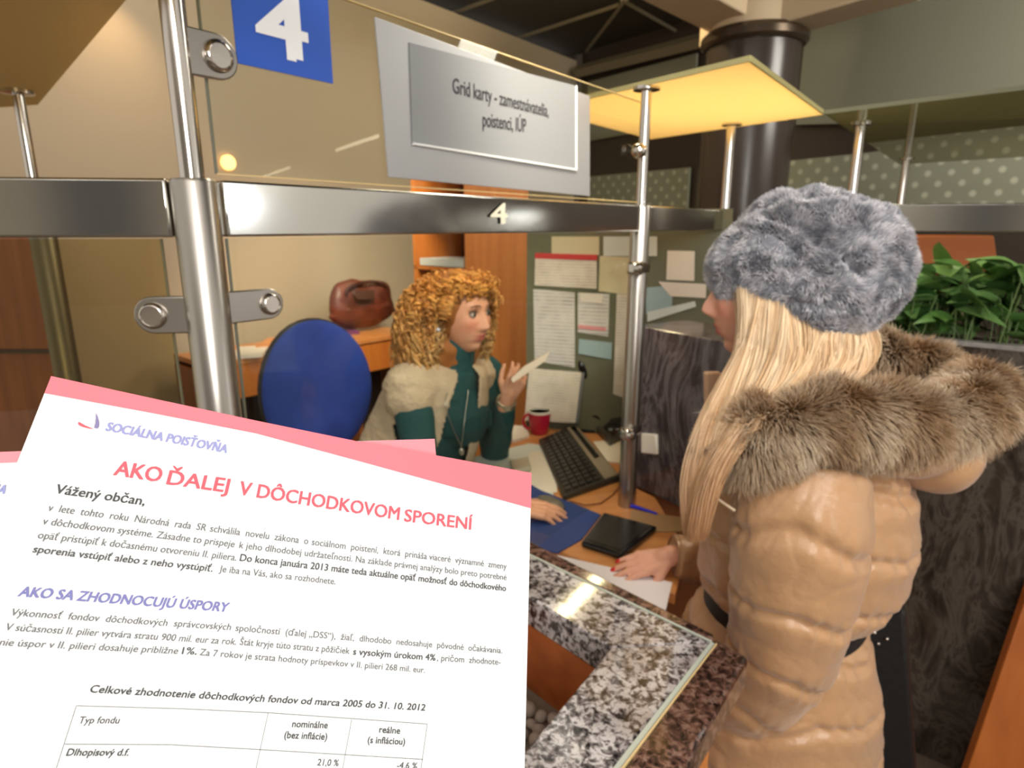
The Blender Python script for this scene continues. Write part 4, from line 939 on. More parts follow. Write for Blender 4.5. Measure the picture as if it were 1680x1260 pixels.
def hand(mb, wrist, f, back, thumb, curl=(.3, .35, .4, .45), tc=.2, sc=1.0, spread=.06, wr=.024):
    """palm with four jointed fingers of unequal length and a thumb leaving the side of the palm"""
    f = unit(f); back = unit(back-f*np.dot(back, f)); th = np.cross(f, back); th = th if np.dot(th, thumb) > 0 else -th
    wrist = np.asarray(wrist, float); tips = []
    for k, (off, ln, r) in enumerate(((.028, .070, .0088), (.009, .078, .0090), (-.010, .072, .0086), (-.028, .057, .0078))):
        kn = wrist+f*(.083-.004*abs(k-1))*sc+th*off*sc
        mb.capsule(wrist+th*off*.6*sc+f*.005, kn, .0125*sc, .0112*sc, 10)
        d = unit(f+th*(spread*(1.2-k))); p = kn; an = 0
        for j, seg in enumerate((.45, .31, .24)):
            an += curl[k]*(.9 if j == 0 else 1.1); q = p+(d*math.cos(an)-back*math.sin(an))*ln*seg*sc
            mb.capsule(p, q, r*(1-.10*j)*sc, r*(1-.10*(j+1))*sc, 10); p = q
        tips.append((p, d*math.cos(an)-back*math.sin(an), back*math.cos(an)+d*math.sin(an)))
    b0 = wrist+f*.022*sc+th*.022*sc; b1 = b0+(f*.70+th*.62-back*tc)*.040*sc; b2 = b1+(f*.92+th*.25-back*tc*1.3)*.031*sc; b3 = b2+(f*.95+th*.02-back*tc*1.5)*.024*sc
    mb.capsule(b0, b1, .0135*sc, .0112*sc, 10); mb.capsule(b1, b2, .0108*sc, .0095*sc, 10); mb.capsule(b2, b3, .0092*sc, .0075*sc, 10)
    tips.append((b3, unit(b3-b2), unit(back*.6+th*.5)))
    mb.capsule(wrist-f*.03*sc, wrist+f*.02, wr*sc, wr*sc, 12)
    mb.capsule(wrist+f*.03*sc-back*.006, wrist+f*.06*sc-back*.006, .016*sc, .014*sc, 10)
    return tips
def loft(mb, pts, ra, rb, ax, ay, n=72, disp=None):
    """rings of half widths ra, rb along ax, ay through pts; disp(i_fraction, angle) pushes outwards"""
    m = len(pts); v = []
    for i in range(m):
        for k in range(n):
            a = 2*math.pi*k/n; e = disp(i/(m-1), a, pts[i]) if disp else 0
            v.append(pts[i]+ax*(ra[i]+e)*math.cos(a)+ay*(rb[i]+e)*math.sin(a))
    f = [(i*n+k, (i+1)*n+k, (i+1)*n+(k+1) % n, i*n+(k+1) % n) for i in range(m-1) for k in range(n)]
    f += [tuple(range(n)), tuple((m-1)*n+k for k in range(n-1, -1, -1))]
    mb.add(v, f)
def resamp(keys, vals, t): 
    vals = np.asarray(vals, float)
    if vals.ndim == 1: return np.interp(t, keys, vals)
    return np.stack([np.interp(t, keys, vals[:, j]) for j in range(vals.shape[1])], 1)
def smoothpath(P, n):
    """Catmull-Rom through the points"""
    P = [np.asarray(p, float) for p in P]; Q = [2*P[0]-P[1]]+P+[2*P[-1]-P[-2]]; out = []
    m = len(P)-1
    for i in range(n):
        u = i/(n-1)*m; k = min(int(u), m-1); t = u-k; a, b, c, d = Q[k:k+4]
        out.append(.5*((2*b)+(-a+c)*t+(2*a-5*b+4*c-d)*t*t+(-a+3*b-3*c+d)*t**3))
    return np.array(out)
def fbm(P, s, seed=0):
    return np.array([noise.noise(Vector((p[0]*s+seed, p[1]*s, p[2]*s))) for p in P])
skin = attr_mat('skin', .48, spec=.35); skin.node_tree.nodes['Principled BSDF'].inputs['Subsurface Weight'].default_value = 0
L3 = lambda c: np.array(lin(c)[:3])
def skinhue(v, c, ax, base, lip, s=1.0, nails=(), nailc=None):
    r = (v-c)/s; x, y, z = r@ax[0], r@ax[1], r@ax[2]
    h = np.tile(L3(base), (len(v), 1))
    cheek = gs(np.abs(y), .040, .022)*gs(z, -.022, .022)*(x > .02)
    h = h*(1-.22*cheek[:, None]*np.array([0, 1, 1]))
    w_ = np.clip(1.5*gs(y, 0, .019)**1.0*(gs(z, -.0545, .0052)+gs(z, -.066, .0058)), 0, 1)*(x > .07)
    h = h*(1-w_[:, None])+L3(lip)*w_[:, None]
    for p, d, nn in nails:
        q = v-(p+nn*.005); ww = (np.linalg.norm(q, axis=1) < .0085) & ((v-p)@nn > .0008); h[ww] = L3(nailc)
    return h
def eyes(par, c, ax, s=1.0, lid=(70, 44, 34), which=(1, -1), iris=(60, 52, 40)):
    Fd, Ld, up = ax; wm = mat('eye_white', (176, 162, 152), .2); im = mat('eye_iris', iris, .15); lm_ = mat('eye_line', lid, .6)
    for g_ in which:
        e = c+(Fd*.0715+Ld*.031*g_+up*.011)*s
        o = MB().ball(e, .0118*s, 20, 14).build('eye', wm, par)
        MB().ball(e+unit(Fd-Ld*g_*.05)*.0050*s, .0080*s, 16, 10).build('iris', im, o)
        for dz, w2_, rr, nm in ((.0058, .0150, .0022, 'eyelid_line'), (.024, .019, .0024, 'eyebrow')):
            P = [e+(Ld*u*w2_+up*(dz+.0035*(1-u*u))+Fd*(.0105+(.010 if dz > .02 else 0)-.006*u*u+(-.004*u*g_)))*s for u in np.linspace(-1, 1, 9)]
            MB().tube(P, [rr*s*(.35+.65*math.sin(math.pi*(i+.7)/9.4)) for i in range(9)], 6).build(nm, lm_ if nm[4] != 'r' else mat('brow_brown', (112, 70, 44), .8), par)

# ------------------------------------------------------------ CUSTOMER
CF = unit(V(-.93, .36, 0))
hcx = py(1262, 487, 1.10)
cust = thing('person', 'standing visitor in a tan quilted coat with fur hood and grey fur hat', 'person', V(hcx[0]+.05, 1.12, 0))
bdy = MB(); ax = head(bdy, hcx, CF, unit(UP+CF*.10), 1.0)
neck = hcx-CF*.035-UP*.15
bdy.capsule(hcx-CF*.03-UP*.06, neck, .052, .056, 20)
cx0 = py(1290, 900, 1.13)[0]
bdy.capsule(V(cx0+.01, 1.13, 1.16), V(cx0, 1.13, .80), .13, .13, 20)
for sgn in (-1, 1):
    hip = V(cx0-.01, 1.13+.09*sgn, .78)
    bdy.capsule(hip, hip+V(.0, 0, -.36), .085, .06, 14); bdy.capsule(hip+V(0, 0, -.36), hip+V(.03, 0, -.70), .055, .04, 14)
sh_f = py(1240, 780, 1.27); el_f = py(1178, 918, 1.36); wr_f = py(1098, 922, 1.355); wr_f[2] = max(wr_f[2], .79)
bdy.capsule(V(cx0, 1.24, 1.12), el_f, .04, .035, 12); bdy.capsule(el_f, wr_f, .035, .024, 12)
hf = unit(V(-1, -.18, -.16)); tips = hand(bdy, wr_f+V(.002, 0, -.004), hf, unit(V(-.1, -.35, .9)), V(-.3, -1, 0), curl=(.14, .12, .12, .14), tc=.28, sc=.95, spread=.05)
hv, hq, hn = remesh(bdy, .0034, 2)
hue = skinhue(hv, hcx, ax, (226, 168, 140), (190, 100, 90), 1.0, tips, (206, 30, 38))
bq = quadmesh('body', hv, hq, skin, cust, hue)
eyes(cust, hcx, ax, 1.0, (84, 56, 46))
# coat: torso, both sleeves
Yc = 1.12
sil = [(712, 1262, 1420, .13), (735, 1225, 1448, .17), (780, 1178, 1470, .195), (860, 1158, 1474, .20), (930, 1156, 1458, .185), (990, 1156, 1408, .165), (1040, 1128, 1412, .18), (1100, 1110, 1422, .195), (1200, 1104, 1420, .205), (1300, 1094, 1412, .21), (1430, 1084, 1400, .215), (1560, 1080, 1395, .215)]
cen_, ra_, rb_, ks = [], [], [], []
for (yy, xl, xr, rb0) in sil:
    a, b = py(xl, yy, Yc), py(xr, yy, Yc); cen_.append((a+b)/2); ra_.append((b[0]-a[0])/2); rb_.append(rb0); ks.append(a[2])
ks = np.array(ks); kt = (ks[0]-ks)/(ks[0]-ks[-1]); tt = np.linspace(0, 1, 220)
cen_ = resamp(kt, cen_, tt); ra_ = resamp(kt, ra_, tt); rb_ = resamp(kt, rb_, tt)
zw = py(1280, 985, Yc)[2]
def quilt(x, w=.13):
    d = x-round(x); return 1-math.exp(-(d/.075)**2)*.85-.9*d*d
def dt(i, a, p):
    z = p[2]+.018*math.sin(a*2+1)+.010*math.sin(a*5)
    xx = (z-zw-.06)/.112; d_x = xx-round(xx)
    return .013*quilt(xx)-.007+.0030*math.exp(-(d_x/.22)**2)*math.sin(a*21+3*math.sin(a*5)+round(xx)*2)-.022*math.exp(-((p[2]-zw)/.022)**2)
coat = MB(); loft(coat, cen_, ra_, rb_, V(1, 0, 0), V(0, 1, 0), 120, dt)
def sleeve(keys, rad, n=150, ph=0.0, sp=.125, amp=.011, out=None, smp=None):
    P = smoothpath(keys, n); R = np.interp(np.linspace(0, 1, n), np.linspace(0, 1, len(rad)), rad)
    T_ = np.gradient(P, axis=0); T_ /= np.linalg.norm(T_, axis=1, keepdims=True)
    s_ = np.concatenate([[0], np.cumsum(np.linalg.norm(np.diff(P, axis=0), axis=1))]); ref = V(0, -1, 0); N = 64; v = []
    for i in range(n):
        a = unit(ref-T_[i]*np.dot(ref, T_[i])); b = np.cross(T_[i], a); ref = a
        for k in range(N):
            an = 2*math.pi*k/N; ss = s_[i]+.026*math.sin(an+.6)+.009*math.sin(3*an+ph)
            xx = (ss+ph*.03)/sp; dd_ = xx-round(xx); e = amp*1.25*quilt(xx)-amp*.6+.0030*math.exp(-(dd_/.22)**2)*math.sin(an*13+3*math.sin(an*4+ph)+round(xx)*2); v.append(P[i]+(a*math.cos(an)+b*math.sin(an))*(R[i]+e))
    f = [(i*N+k, (i+1)*N+k, (i+1)*N+(k+1) % N, i*N+(k+1) % N) for i in range(n-1) for k in range(N)]+[tuple(range(N)), tuple((n-1)*N+k for k in range(N-1, -1, -1))]
    (out or coat).add(v, f); return P
sleeve([py(1318, 762, .955), py(1312, 850, .93), py(1302, 960, .935), py(1282, 1060, .955), py(1236, 1128, 1.0), py(1170, 1150, 1.08)], [.088, .102, .096, .086, .074, .060], ph=.4)
cuff_e = wr_f+unit(el_f-wr_f)*.012
sleeve([V(cx0-.02, 1.26, 1.13), py(1210, 845, 1.33), el_f+V(.02, 0, 0), cuff_e], [.09, .075, .066, .047], ph=1.4, sp=.12, amp=.008)
cv, cq, cn = remesh(coat, .0045, 1)
wr1 = fbm(cv*V(1, 1, .6), 14, 3); wr2 = np.clip(1-np.abs(fbm(cv*V(.8, .8, 1.5)+V(0, 0, .3)*np.sin(cv[:, 0:1]*9), 10, 9))*6, 0, 1); wr3 = np.clip(1-np.abs(fbm(cv*V(1.1, .8, .9), 21, 29))*5, 0, 1)
cv = cv+cn*(.0026*wr1-.0012*wr2-.0010*wr3)[:, None]
coat_m = mat('tan_satin', (180, 138, 98), .36, bump=.12, bscale=120, **{'Sheen Weight': .25, 'Specular IOR Level': .55})
quadmesh('coat', cv, cq, coat_m, cust)
# hem cuff of the far sleeve
MB().tube([cuff_e+unit(el_f-wr_f)*.02, cuff_e-unit(el_f-wr_f)*.006], [.047, .046], 28, caps=False).build('cuff', coat_m, cust)
# belt
mb = MB(); n = 72
iw = int(np.argmin(np.abs(cen_[:, 2]-zw))); cb = cen_[iw]
for j, (dz, rr) in enumerate(((-.034, -.004), (-.034, .006), (.034, .006), (.034, -.004))):
    for k in range(n):
        a = 2*math.pi*k/n; mb.v.append(tuple(cb+V(1, 0, 0)*(ra_[iw]-.012+rr)*math.cos(a)+V(0, 1, 0)*(rb_[iw]-.012+rr)*math.sin(a)+UP*(dz+.012-.022*math.cos(a)*-1)))
mb.f = [(j*n+k, j*n+(k+1) % n, ((j+1) % 4)*n+(k+1) % n, ((j+1) % 4)*n+k) for j in range(4) for k in range(n)]
mb.build('belt', mat('belt_black', (22, 20, 20), .6), cust)
# hood: cloth bowl hanging at the back, fur roll around it
ring_px = [(1206, 738, .945), (1250, 712, .905), (1320, 690, .89), (1400, 684, .90), (1500, 690, .94), (1575, 680, 1.0), (1600, 650, 1.08), (1560, 622, 1.17), (1478, 590, 1.22), (1400, 600, 1.24), (1300, 640, 1.26), (1235, 690, 1.22), (1200, 728, 1.10)]
ring = smoothpath([py(*q) for q in ring_px]+[py(*ring_px[0])], 160)
hm_ = MB(); hb_ = py(1515, 735, 1.05)
hm_.ball(hb_, (.080, .11, .072), 40, 20); hm_.ball(py(1440, 710, 1.07), (.12, .15, .06), 40, 20); hm_.ball(py(1340, 712, 1.08), (.10, .15, .05), 40, 20)
v_, q_, n_ = remesh(hm_, .006, 6); v_ = v_+n_*(.004*fbm(v_, 18, 4))[:, None]
quadmesh('hood', v_, q_, coat_m, cust)
T_ = np.gradient(ring, axis=0); T_ /= np.linalg.norm(T_, axis=1, keepdims=True)
sarc = np.linspace(0, 1, 160)
def tuber(u): return .043+.007*np.sin(u*31)+.005*np.sin(u*67+1)+.010*np.exp(-((u-.42)/.08)**2)
core = MB(); core.tube(ring, list(tuber(sarc)*.82), 16)
core.build('fur_roll', mat('fur_base', (112, 84, 58), .9), cust)
N = 46000; u = rng.random(N); idx = u*158; k0_ = idx.astype(int); fr_ = (idx-k0_)[:, None]
base = ring[k0_]*(1-fr_)+ring[k0_+1]*fr_; Tn = T_[k0_]
A_v = np.cross(Tn, np.tile(UP, (N, 1))); A_v /= np.linalg.norm(A_v, axis=1, keepdims=True); B_v = np.cross(A_v, Tn)
an = rng.random(N)*2*math.pi; od = A_v*np.cos(an)[:, None]+B_v*np.sin(an)[:, None]
R0 = tuber(u)*.80; root = base+od*R0[:, None]
cl = fbm(root, 34, 2); cl2 = fbm(root, 34, 50); cl3 = fbm(root, 34, 90)
ln = (.030+.018*rng.random(N)+.012*cl)*.95
flow = Tn*(.45*np.sin(u*9+1)+.8*cl2)[:, None]+UP*(-.25+.7*cl)[:, None]+A_v*(.7*cl3)[:, None]
dr_ = od+flow*.75+rng.normal(0, .16, (N, 3)); dr_ /= np.linalg.norm(dr_, axis=1, keepdims=True)
t4 = np.array([0, .35, .7, 1.0]); Pf = root[:, None, :]+dr_[:, None, :]*(ln[:, None]*t4)[:, :, None]+V(0, 0, -.010)*(t4**2)[None, :, None]+(flow*.006)[:, None, :]*(t4**2)[None, :, None]
Rf = np.array([.00085, .00075, .0005, .0001])[None, :]*(.8+.5*rng.random(N))[:, None]
c_dark, c_mid, c_tip, c_red = L3((92, 64, 42)), L3((178, 142, 102)), L3((255, 240, 214)), L3((176, 126, 74))
w1 = np.clip(.5+1.3*fbm(root, 20, 31), 0, 1)[:, None, None]; w3 = rng.random(N)[:, None, None]
tt_ = t4[None, :, None]
hue = c_dark*(1-tt_)+c_mid*tt_; tip = np.clip((tt_-.45)*1.9, 0, 1)*(.45+.55*w3)*(.5+.5*w1); hue = hue*(1-tip)+c_tip*tip
hue = hue*(1-.35*(1-w1))+c_red*.35*(1-w1)*np.ones_like(tt_)*.8
strands('fur_trim', Pf, Rf, 3, attr_mat('fur_hair', .7, spec=.15), cust, hue, kind='stuff')
# strap and shoulder bag
# hat: soft fur hat pulled over the ears
hatc = py(1322, 448, 1.11); mpx = 1.11/1085.0
tab = [(0, 158), (15, 160), (30, 160), (45, 148), (60, 136), (75, 134), (90, 138), (110, 140), (135, 140), (150, 147), (163, 156), (180, 160), (195, 150), (208, 134), (222, 124), (235, 120), (250, 128), (268, 144), (285, 148), (300, 142), (315, 140), (330, 146), (345, 153), (360, 158)]
tk, tv = [a for a, b in tab], [b for a, b in tab]
vx = V(1, 0, 0); vz = unit(V(0, .10, 1)); vy = V(0, -1, .1)
n, m = 140, 100; vv = []; fcs = []
for i in range(m+1):
    ph_ = -math.pi/2+math.pi*i/m
    for k in range(n):
        a = 360*k/n; r = np.interp(a, tk, tv)*mpx; rr = r*math.cos(ph_)**.85 if 0 < i < m else 1e-4
        vv.append(hatc+(vx*math.cos(math.radians(a))+vz*math.sin(math.radians(a)))*rr+vy*math.sin(ph_)*.128)
for i in range(m):
    for k in range(n): fcs.append((i*n+k, i*n+(k+1) % n, (i+1)*n+(k+1) % n, (i+1)*n+k))
hmb = MB().add(vv, fcs); hv2, hq2, hn2 = remesh(hmb, .0038, 4)
def creases(P, s, sd):
    a = np.abs(fbm(P, s, sd)); return np.clip(1-a*5, 0, 1)**1.5
fold = creases(hv2*V(1, 1, 1.7), 9, 5)
line = np.zeros(len(hv2))
fx = [py(1284, 358, 1.0), py(1330, 392, 1.0), py(1376, 425, 1.0), py(1400, 452, 1.0)]
for p, q in zip(fx, fx[1:]):
    dq = unit(q-p)
    for s2 in (0,):
        rel = hv2-p; al = np.clip((rel[:, 0]*dq[0]+rel[:, 2]*dq[2])/np.linalg.norm((q-p)[[0, 2]]), 0, 1)
        pr = p+(q-p)*al[:, None]; d2_ = np.hypot(hv2[:, 0]*(1/1.0)-pr[:, 0]*1.02, hv2[:, 2]-pr[:, 2]); line = np.maximum(line, np.exp(-(d2_/.009)**2)*(hv2[:, 1] < 1.08))
hv2 = hv2+hn2*(.008*fbm(hv2, 12, 1)+.004*fbm(hv2, 28, 7)-.010*fold-.034*line)[:, None]
hat = quadmesh('fur_hat', hv2, hq2, mat('hat_base', (122, 122, 130), .9), cust)
N = 62000; tri = hv2[hq2]; ar = np.linalg.norm(np.cross(tri[:, 1]-tri[:, 0], tri[:, 3]-tri[:, 0]), axis=1); pk = rng.choice(len(hq2), N, p=ar/ar.sum())
a_, b2 = rng.random((N, 1)), rng.random((N, 1)); root = tri[pk, 0]*(1-a_)*(1-b2)+tri[pk, 1]*a_*(1-b2)+tri[pk, 2]*a_*b2+tri[pk, 3]*(1-a_)*b2
nn = hn2[hq2[pk, 0]]; tg = np.stack([fbm(root, 22, 3), fbm(root, 22, 40), fbm(root, 22, 80)], 1)
lr_ = line[hq2[pk, 0]]; ln = (.008+.005*rng.random(N))*(1-.75*lr_); dr_ = nn*.85+tg*1.7+rng.normal(0, .22, (N, 3)); dr_ /= np.linalg.norm(dr_, axis=1, keepdims=True)
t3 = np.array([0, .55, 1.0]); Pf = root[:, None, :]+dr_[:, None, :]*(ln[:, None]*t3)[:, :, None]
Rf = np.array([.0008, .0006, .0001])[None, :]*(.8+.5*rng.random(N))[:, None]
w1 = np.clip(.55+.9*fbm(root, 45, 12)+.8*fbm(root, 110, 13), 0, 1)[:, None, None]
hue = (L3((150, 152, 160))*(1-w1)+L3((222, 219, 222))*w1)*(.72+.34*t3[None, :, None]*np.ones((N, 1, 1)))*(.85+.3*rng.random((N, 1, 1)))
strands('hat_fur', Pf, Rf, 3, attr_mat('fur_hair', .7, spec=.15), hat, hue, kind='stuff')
# long blonde hair
def hairsheet(name, G1, G2, N, S, par, cols, bulge=.02, jit=.004, rad=.0010, wave=.004, seed=0, depth=.02):
    g1, g2 = smoothpath(G1, S), smoothpath(G2, S); u = rng.random(N)[:, None, None]; t = np.linspace(0, 1, S)[None, :, None]
    lay = rng.random(N)[:, None, None]
    uu = u+.05*np.sin(t*5+u*17+seed)
    P = g1[None]*(1-uu)+g2[None]*uu; P = P+V(0, -1, 0)*(bulge*np.sin(math.pi*np.clip(uu, 0, 1)))*(1-.35*t)+V(0, 1, 0)*lay*depth*(1-.3*t)
    P = P+V(1, 0, 0)*wave*np.sin(t*7+u*9+seed)+rng.normal(0, jit*.35, (N, 1, 3))+np.cumsum(rng.normal(0, jit*.06, (N, S, 3)), 1)
    R = np.full((N, S), rad)*(.7+.6*rng.random((N, 1))); R[:, -1] *= .2; R[:, -2] *= .6
    band = .5+.5*np.sin(u*41+seed*3)*np.sin(u*17+1); c = L3(cols[0])*(1-band)+L3(cols[1])*band
    tb = np.clip(t-.35, 0, 1)*1.2; c = c*(1-tb)+L3(cols[2])*tb; c = c*(.85+.3*rng.random((N, 1, 1)))
    P2, R2 = P, R
    strands(name, P2, R2, 4, attr_mat('hair_shine', .38, spec=.45), par, c*np.ones((N, S, 1)), kind='stuff')
bl_ = [(222, 184, 138), (246, 222, 186), (190, 132, 84)]
hb2 = MB()
def sheet(G1, G2, off):
    g1, g2 = smoothpath(G1, 24), smoothpath(G2, 24)
    a = [[g1[i]*(1-u)+g2[i]*u+V(0, -1, 0)*(.012*math.sin(math.pi*u)-off) for u in np.linspace(0.05, .95, 9)] for i in range(24)]
    v = [p for r in a for p in r]; o = len(hb2.v); hb2.add(v, [(i*9+j, i*9+j+1, (i+1)*9+j+1, (i+1)*9+j) for i in range(23) for j in range(8)])
GA1 = [py(1214, 470, 1.035), py(1204, 560, 1.015), py(1178, 640, .975), py(1150, 720, .925), py(1130, 800, .915), py(1128, 880, .94)]
GA2 = [py(1345, 525, 1.02), py(1342, 590, .965), py(1305, 645, .920), py(1238, 700, .870), py(1180, 780, .875), py(1150, 880, .92)]
GB1 = [py(1345, 550, .99), py(1325, 600, .965), py(1290, 650, .925), py(1245, 700, .88)]
GB2 = [py(1432, 520, 1.06), py(1436, 575, 1.03), py(1400, 625, .975), py(1320, 665, .90)]
sheet(GA1, GA2, .012); sheet(GB1, GB2, .012)
hairo = hb2.build('blonde_hair', mat('hair_under', (196, 150, 104), .7), cust, kind='stuff')
hairsheet('long_hair', GA1, GA2, 5200, 26, hairo, bl_, .014, .007, .0008, .005, 0)
hairsheet('long_hair', GB1, GB2, 3200, 20, hairo, bl_, .012, .006, .0008, .004, 2)
GC1 = [py(1132, 800, 1.0), py(1128, 850, .99), py(1135, 900, 1.0)]; GC2 = [py(1165, 760, 1.0), py(1160, 850, .98), py(1150, 900, .99)]
# collar tab and zip pull in front
MB().slab([py(1158, 612, 1.12), py(1186, 612, 1.12), py(1180, 690, 1.08), py(1160, 700, 1.08)], V(.0, .02, 0)).build('collar_tab', coat_m, cust, bevel=.004)
MB().ball(py(1168, 832, .915), (.006, .006, .009), 12, 8).build('cord_stopper', mat('amber_plastic', (214, 128, 40), .3), cust)
MB().tube([py(1160, 790, .93), py(1172, 815, .918), py(1206, 838, .90)], .0022, 6).build('drawcord', mat('cord_cream', (214, 190, 160), .6), cust)
# boots and trousers under the coat
for sgn in (-1, 1):
    MB().capsule(V(cx0-.01, 1.13+.09*sgn, .42), V(cx0+.02, 1.13+.09*sgn, .10), .075, .055, 16).build('trouser_leg', mat('trouser_black', (22, 22, 26), .8), cust)
    MB().ball(V(cx0-.03, 1.13+.09*sgn, .045), (.12, .045, .045), 20, 12).build('boot', bl, cust)
# black shoulder bag
bgc = py(1462, 1120, 1.24); t = thing('shoulder_bag', 'black studded shoulder bag hanging behind the visitor in the tan coat', 'bag', V(bgc[0], bgc[1], bgc[2]-.25))
bkm = mat('bag_black', (18, 17, 18), .45, bump=.3, bscale=40)
bq_ = [py(1418, 985, 1.24), py(1492, 1000, 1.24), py(1510, 1290, 1.22), py(1412, 1290, 1.22)]
MB().slab(bq_, V(.02, .10, 0)).build('bag_body', bkm, t, bevel=.02, seg=3)
MB().slab([py(1455, 735, 1.2), py(1500, 765, 1.2), py(1494, 900, 1.2), py(1478, 1010, 1.2), py(1420, 1010, 1.2), py(1450, 940, 1.2), py(1470, 860, 1.2), py(1466, 790, 1.2)], V(.004, .012, 0)).build('strap', bkm, t, smooth=False)
for x, y in ((1429, 1007), (1450, 1024), (1435, 1038), (1441, 1056), (1455, 1048)):
    MB().ball(py(x, y, 1.232), .0042, 12, 8).build('stud', steel, t)
MB().slab([pz(1404, 1250, .01), pz(1450, 1244, .01), pz(1470, 1275, .01), pz(1400, 1280, .01)], UP*.01).build('paper_sheet', pap2, label='pale paper lying on the floor at the foot of the granite planter', cat='paper', smooth=False)

# ------------------------------------------------------------ CLERK
KF = unit(V(.76, -.645, .0)); kc = py(759, 517, 1.98)
clerk = thing('person', 'seated clerk with curly ginger hair, teal sweater and beige vest', 'person', V(-.35, 2.1, 0))
bdy = MB(); kax = head(bdy, kc, KF, unit(UP+KF*.05), 1.02)
nb = py(738, 612, 2.03)
bdy.capsule(kc-KF*.03-UP*.05, nb, .050, .056, 20)
Ks = unit(np.cross(UP, KF))
shn = py(672, 628, 1.90); shf = py(794, 612, 2.15)
hipk = V(-.44, 2.22, .52)
bdy.capsule(nb-UP*.16, hipk+UP*.05, .085, .10, 20)
eln = py(692, 765, 1.80); wrn = pz(850, 832, .79)
elf = py(812, 744, 2.13); wrf = py(832, 655, 1.97)
for s0_, e0_, w0_ in ((shn, eln, wrn), (shf, elf, wrf)):
    bdy.capsule(s0_, e0_, .045, .038, 14); bdy.capsule(e0_, w0_, .036, .024, 14)
for sg_ in (-1, 1):
    hp = hipk+V(.05, .09*sg_, 0); kn = hp+unit(V(.8, -.35, 0))*.40; bdy.capsule(hp, kn, .08, .06, 14); bdy.capsule(kn, V(kn[0]+.02, kn[1], .08), .055, .04, 14)
hand(bdy, wrn, unit(V(1, -.06, -.12)), unit(V(0, -.25, 1)), V(0, 1, 0), curl=(.22, .25, .3, .38), tc=.25, sc=.95)
hand(bdy, wrf, unit(V(.42, -.05, .9)), unit(V(.15, -.9, .1)), V(-1, 0, .4), curl=(.5, .6, .7, .75), tc=.3, sc=.92)
hv, hq, hn = remesh(bdy, .0034, 2)
quadmesh('body', hv, hq, skin, clerk, skinhue(hv, kc, kax, (222, 164, 132), (186, 96, 86), 1.02))
eyes(clerk, kc, kax, 1.02, (52, 34, 28), iris=(40, 32, 26))
# sweater and vest
silk = [(588, 706, 772, .06), (606, 668, 796, .13), (640, 628, 800, .165), (690, 606, 794, .17), (740, 582, 782, .17), (800, 560, 770, .18), (880, 545, 765, .18)]
Yk = 2.04; ce, r1, r2, kk = [], [], [], []
for yy, xl, xr, rb0 in silk:
    a, b = py(xl, yy, Yk), py(xr, yy, Yk); ce.append((a+b)/2); r1.append((b[0]-a[0])/2); r2.append(rb0); kk.append(a[2])
kk = np.array(kk); kt = (kk[0]-kk)/(kk[0]-kk[-1]); tt = np.linspace(0, 1, 120); ce, r1, r2 = resamp(kt, ce, tt), resamp(kt, r1, tt), resamp(kt, r2, tt)
sw = MB(); loft(sw, ce, r1*.84, r2*.84, V(1, 0, 0), V(0, 1, 0), 72)
sw.capsule(kc-KF*.034-UP*.085, nb-UP*.03, .066, .082, 24); sw.capsule(nb-UP*.03, nb-UP*.14+KF*.02, .08, .12, 24)
for s0_, e0_, w0_ in ((shn, eln, wrn), (shf, elf, wrf)):
    sw.capsule(s0_, e0_, .068, .050, 20); d = unit(w0_-e0_); L_ = np.linalg.norm(w0_-e0_)
    sw.tube([e0_-d*.04, e0_, e0_+d*L_*.5, e0_+d*(L_-.028)], [.02, .050, .043, .036], 20)
v_, q_, n_ = remesh(sw, .005, 3); v_ = v_+n_*(.0035*fbm(v_, 20, 4))[:, None]
quadmesh('sweater', v_, q_, mat('teal_knit', (22, 74, 76), .85, bump=.3, bscale=150), clerk)
vs = MB(); loft(vs, ce, r1*1.0, r2*1.04, V(1, 0, 0), V(0, 1, 0), 90, lambda i, a, p: .006*math.sin(a*7+i*9)*i)
vs.capsule(shn*.6+nb*.4-UP*.012, shn+unit(eln-shn)*.05+V(-.008, 0, 0), .076, .076, 22); vs.capsule(shf*.7+nb*.3, shf+unit(elf-shf)*.02, .07, .06, 22)
vs.capsule(nb*.8+shn*.2-UP*.01, shn-UP*.015, .074, .082, 20)
v_, q_, n_ = remesh(vs, .006, 16)
v_ = v_+n_*(.005*fbm(v_*V(1, 1, 2.2), 10, 8)+.0018*fbm(v_*V(1, 1, 3), 26, 2))[:, None]
cq_ = v_[q_].mean(1); rel = cq_-(ce[0]); fdot = rel@KF; sdot = rel@Ks
# open front, arm hole under the shoulder cap and neck hole
ctr = np.stack([np.interp(cq_[:, 2][:, None]*1.0, ce[::-1, 2], ce[::-1, j])[:, 0] for j in range(2)], 1)
ang = np.degrees(np.arctan2((cq_[:, :2]-ctr)@Ks[:2], (cq_[:, :2]-ctr)@KF[:2]))
opn = 20+16*np.clip((1.12-cq_[:, 2])/.5, 0, 1)*0
keep = ~((np.abs(ang+8) < opn))
dax = unit(eln-shn); al = (cq_-shn)@dax; keep &= ~((al > .115) & (ang < -58) & (np.linalg.norm((cq_-shn)-al[:, None]*dax, axis=1) < .085))
keep &= np.linalg.norm((cq_-(nb+UP*.03))*V(1, 1, .8), axis=1) > .072
q_ = q_[keep]; used = np.unique(q_); mp_ = -np.ones(len(v_), int); mp_[used] = np.arange(len(used))
vest = quadmesh('vest', v_[used], mp_[q_], mat('vest_beige', (196, 176, 148), .9, var=.1, vscale=18, bump=.5, bscale=70), clerk)
so = vest.modifiers.new('thick', 'SOLIDIFY'); so.thickness = .006; so.offset = 0
